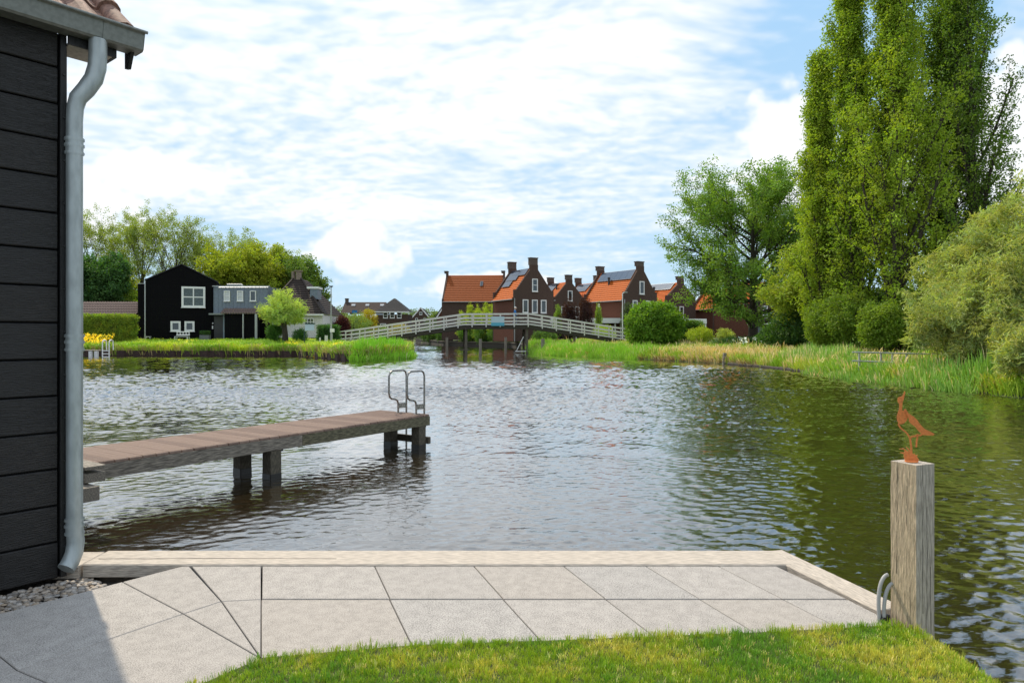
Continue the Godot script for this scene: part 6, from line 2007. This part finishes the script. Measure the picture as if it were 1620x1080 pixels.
	for q in [[13.62, 43.6, 14.12, 40.6], [14.12, 40.6, 14.55, 37.6], [14.55, 37.6, 14.5, 33.6]]:
		var b := MB.new()
		b.bar(V(q[0], 0.03, q[1]) - V(14.0, 0, 38), V(q[2], 0.0, q[3]) - V(14.0, 0, 38), 0.26, 0.24, Vector3.UP, 0.05)
		put("log", b.mesh(), M.bridge_timber, lg)
	var wpst := MB.new()
	wpst.box(Vector3(0, 0.08, 0), Vector3(0.19, 1.1, 0.19), Basis(Vector3.BACK, -0.08), 0.02)
	tag(put("marker_post", wpst.mesh(), M.weathered_pile, self, Transform3D(Basis(), V(13.532, WATER + 0.1, 44.3))), "short leaning pale wooden post at the water's edge below the big tree", "post")

# ---------------------------------------------------------------- grasses
func build_grass() -> void:
	var r := rng_of(301)
	# lawn in the foreground
	var places := []
	var tints := []
	var dry := noise(1.3, 3, 41)
	while places.size() < 21000:
		var x := r.randf_range(-2.3, 2.16)
		var d := r.randf_range(1.9, 3.48)
		if not Geometry2D.is_point_in_polygon(Vector2(x, d), LAWN):
			if not (x > 1.9 and d < 3.45 and r.randf() < 0.7):
				continue
		var y := 0.003 if x < 1.97 else 0.003 - (x - 1.97) * 0.75
		var edge := Geometry2D.is_point_in_polygon(Vector2(x, d + 0.035), LAWN)
		var h := r.randf_range(0.018, 0.038) * (1.0 if edge else 1.3) * (1.0 + 0.4 * dry.get_noise_2d(x * 2, d * 2))
		if r.randf() < 0.03:
			h *= 1.6
		places.append(Transform3D(Basis(Vector3.UP, r.randf() * TAU).scaled(Vector3(0.042, h, 0.042)), V(x, y, d)))
		var c := Color(0.14, 0.19, 0.012)
		var k := dry.get_noise_2d(x, d) + r.randf_range(-0.25, 0.25)
		if k > 0.25:
			c = Color(0.24, 0.23, 0.035)
		elif k < -0.2:
			c = Color(0.075, 0.145, 0.014)
		if r.randf() < 0.05:
			c = Color(0.38, 0.33, 0.13)
		tints.append(tinted(r, c, 0.25))
	tag(scatter("lawn_grass", CL.lawn, M.blade, places, tints, self, true), "short bright green lawn grass in front of the patio", "grass")
	# meadow grass on both banks
	places = []
	tints = []
	var pm := noise(0.16, 3, 42)
	var n := 0
	while n < 11000:
		var x := r.randf_range(-46, -7.2)
		var d := r.randf_range(48.3, 71)
		var l := inside_by(LEFT, Vector2(x, d))
		if l < 0.02 or l > 10.5 or (l > 2.5 and r.randf() < 0.55):
			continue
		n += 1
		var h := r.randf_range(0.35, 0.75) * (1.0 if l > 0.8 else 1.15) * (1.0 + 0.5 * pm.get_noise_2d(x * 3, d * 3))
		if l > 5.0:
			h *= 0.6
		places.append(Transform3D(Basis(Vector3.UP, r.randf() * TAU).scaled(Vector3(0.9, h, 0.9)), V(x, ground_y(x, d) - 0.03, d)))
		var k := pm.get_noise_2d(x, d * 2) + r.randf_range(-0.2, 0.2)
		var c := Color(0.17, 0.245, 0.022)
		if k > 0.22:
			c = Color(0.25, 0.285, 0.03)
		elif k < -0.2:
			c = Color(0.10, 0.17, 0.02)
		if l < 0.35 and r.randf() < 0.35:
			c = Color(0.20, 0.15, 0.08)
		tints.append(tinted(r, c, 0.2))
	tag(scatter("bank_grass", CL.meadow, M.blade, places, tints, self, true), "lush meadow grass on the left bank above the sheet piling", "grass")
	# right bank
	places = []
	tints = []
	n = 0
	while n < 12000:
		var x := r.randf_range(1.0, 30)
		var d := r.randf_range(19, 82)
		var l := inside_by(RIGHT, Vector2(x, d))
		if l < 0.05 or l > 9.0 or (l > 3.0 and r.randf() < 0.6) or absf(x) > d * 0.8:
			continue
		n += 1
		var k := pm.get_noise_2d(x * 1.3, d) + r.randf_range(-0.2, 0.2)
		var c := Color(0.15, 0.22, 0.022)
		var h := r.randf_range(0.3, 0.7)
		if k > 0.25:
			c = Color(0.22, 0.25, 0.035)
		if l < 0.7 and d > 40.0 and d < 58.0 and r.randf() < 0.7:
			c = Color(0.17, 0.12, 0.07)
			h *= 0.5
		var dried := exp(-pow((d - 47.0) / 3.2, 2)) * exp(-pow((l - 1.2) / 2.0, 2))
		if r.randf() < dried * 0.5 or r.randf() < 0.06:
			c = Color(0.33, 0.25, 0.12)
			h *= 1.5
		places.append(Transform3D(Basis(Vector3.UP, r.randf() * TAU).scaled(Vector3(0.8, h, 0.8)), V(x, ground_y(x, d) - 0.03, d)))
		tints.append(tinted(r, c, 0.2))
	tag(scatter("bank_grass", CL.meadow, M.blade, places, tints, self, true), "mixed green and straw-coloured grass along the right bank", "grass")
	# reeds: at the tip of the left bank, under the right ramp, and along the near right bank
	for q in [[-11.2, -7.6, 48.3, 60.5, LEFT, -0.5, 2.0, 1500, 0.8, 1.35, "bright green reed bed at the tip of the left bank", Color(0.125, 0.24, 0.02)], [0.8, 11.0, 52.5, 79.0, RIGHT, -0.55, 2.4, 2600, 0.6, 1.15, "bright green reed bed under the right ramp of the bridge", Color(0.14, 0.235, 0.025)], [13.4, 18.0, 22.0, 39.0, RIGHT, -0.5, 2.6, 2600, 0.6, 1.2, "tall green reeds along the right bank below the poplars", Color(0.12, 0.20, 0.035)]]:
		places = []
		tints = []
		n = 0
		while n < q[7]:
			var x := r.randf_range(q[0], q[1])
			var d := r.randf_range(q[2], q[3])
			var l := inside_by(q[4], Vector2(x, d))
			if l < q[5] or l > q[6]:
				continue
			if q[1] > 15 and d > 33.0 and l < 0.6:
				continue
			n += 1
			var h := r.randf_range(q[8], q[9]) * (0.75 if l < 0 else 1.0) * (1.0 + 0.35 * pm.get_noise_2d(x * 5, d * 5))
			if q[1] > 15 and d > 25.5 and d < 33.5:
				h *= 0.62
			if q[1] < 0 and d > 57.0:
				h *= 0.75
			places.append(Transform3D(Basis(Vector3.UP, r.randf() * TAU).scaled(Vector3(1.0, h, 1.0)), V(x, maxf(ground_y(x, d), WATER - 0.1) - 0.03, d)))
			var c: Color = q[11]
			if r.randf() < (0.16 if q[1] > 15 else 0.05):
				c = Color(0.38, 0.31, 0.17)
			tints.append(tinted(r, c, 0.25))
		tag(scatter("reeds", CL.reed, M.blade, places, tints, self, true), q[10], "reeds")
	# flowers
	for q in [[-41.0, -36.2, 61.6, 63.6, 420, 1.15, 0.75, Color(0.62, 0.46, 0.01), "yellow flowering plants in front of the clipped hedge"], [-32.5, -29.8, 61.5, 66.5, 130, 0.75, 0.35, Color(0.48, 0.42, 0.02), "yellow-green flowers in front of the white bench"], [-17.3, -14.2, 55.5, 60.0, 260, 0.72, 0.3, Color(0.62, 0.42, 0.01), "orange-yellow flowers near the bollards by the lamp post"], [-20.5, -18.8, 61.0, 63.5, 90, 0.8, 0.3, Color(0.6, 0.43, 0.01), "small patch of yellow flowers by the information panel"]]:
		places = []
		tints = []
		for i in q[4]:
			var x := r.randf_range(q[0], q[1])
			var d := r.randf_range(q[2], q[3])
			places.append(Transform3D(Basis(around(r), r.randf() * TAU).scaled(Vector3.ONE * r.randf_range(0.1, 0.2)), V(x, ground_y(x, d) + q[5] - 0.5 + r.randf() * q[6], d)))
			tints.append(tinted(r, q[7], 0.15))
		tag(scatter("wild_flowers", CL.petal, M.flower, places, tints, self, true), q[8], "flowers")
	places = []
	tints = []
	for i in 170:
		var x := r.randf_range(17.5, 22.8)
		var d := r.randf_range(53.5, 57.5)
		places.append(Transform3D(Basis(around(r), r.randf() * TAU).scaled(Vector3.ONE * r.randf_range(0.1, 0.2)), V(x, ground_y(x, d) + 0.35 + r.randf() * 0.5, d)))
		tints.append(tinted(r, Color(0.72, 0.72, 0.66), 0.1))
	tag(scatter("wild_flowers", CL.petal, M.flower, places, tints, self, true), "white flowering umbels at the foot of the big tree", "flowers")
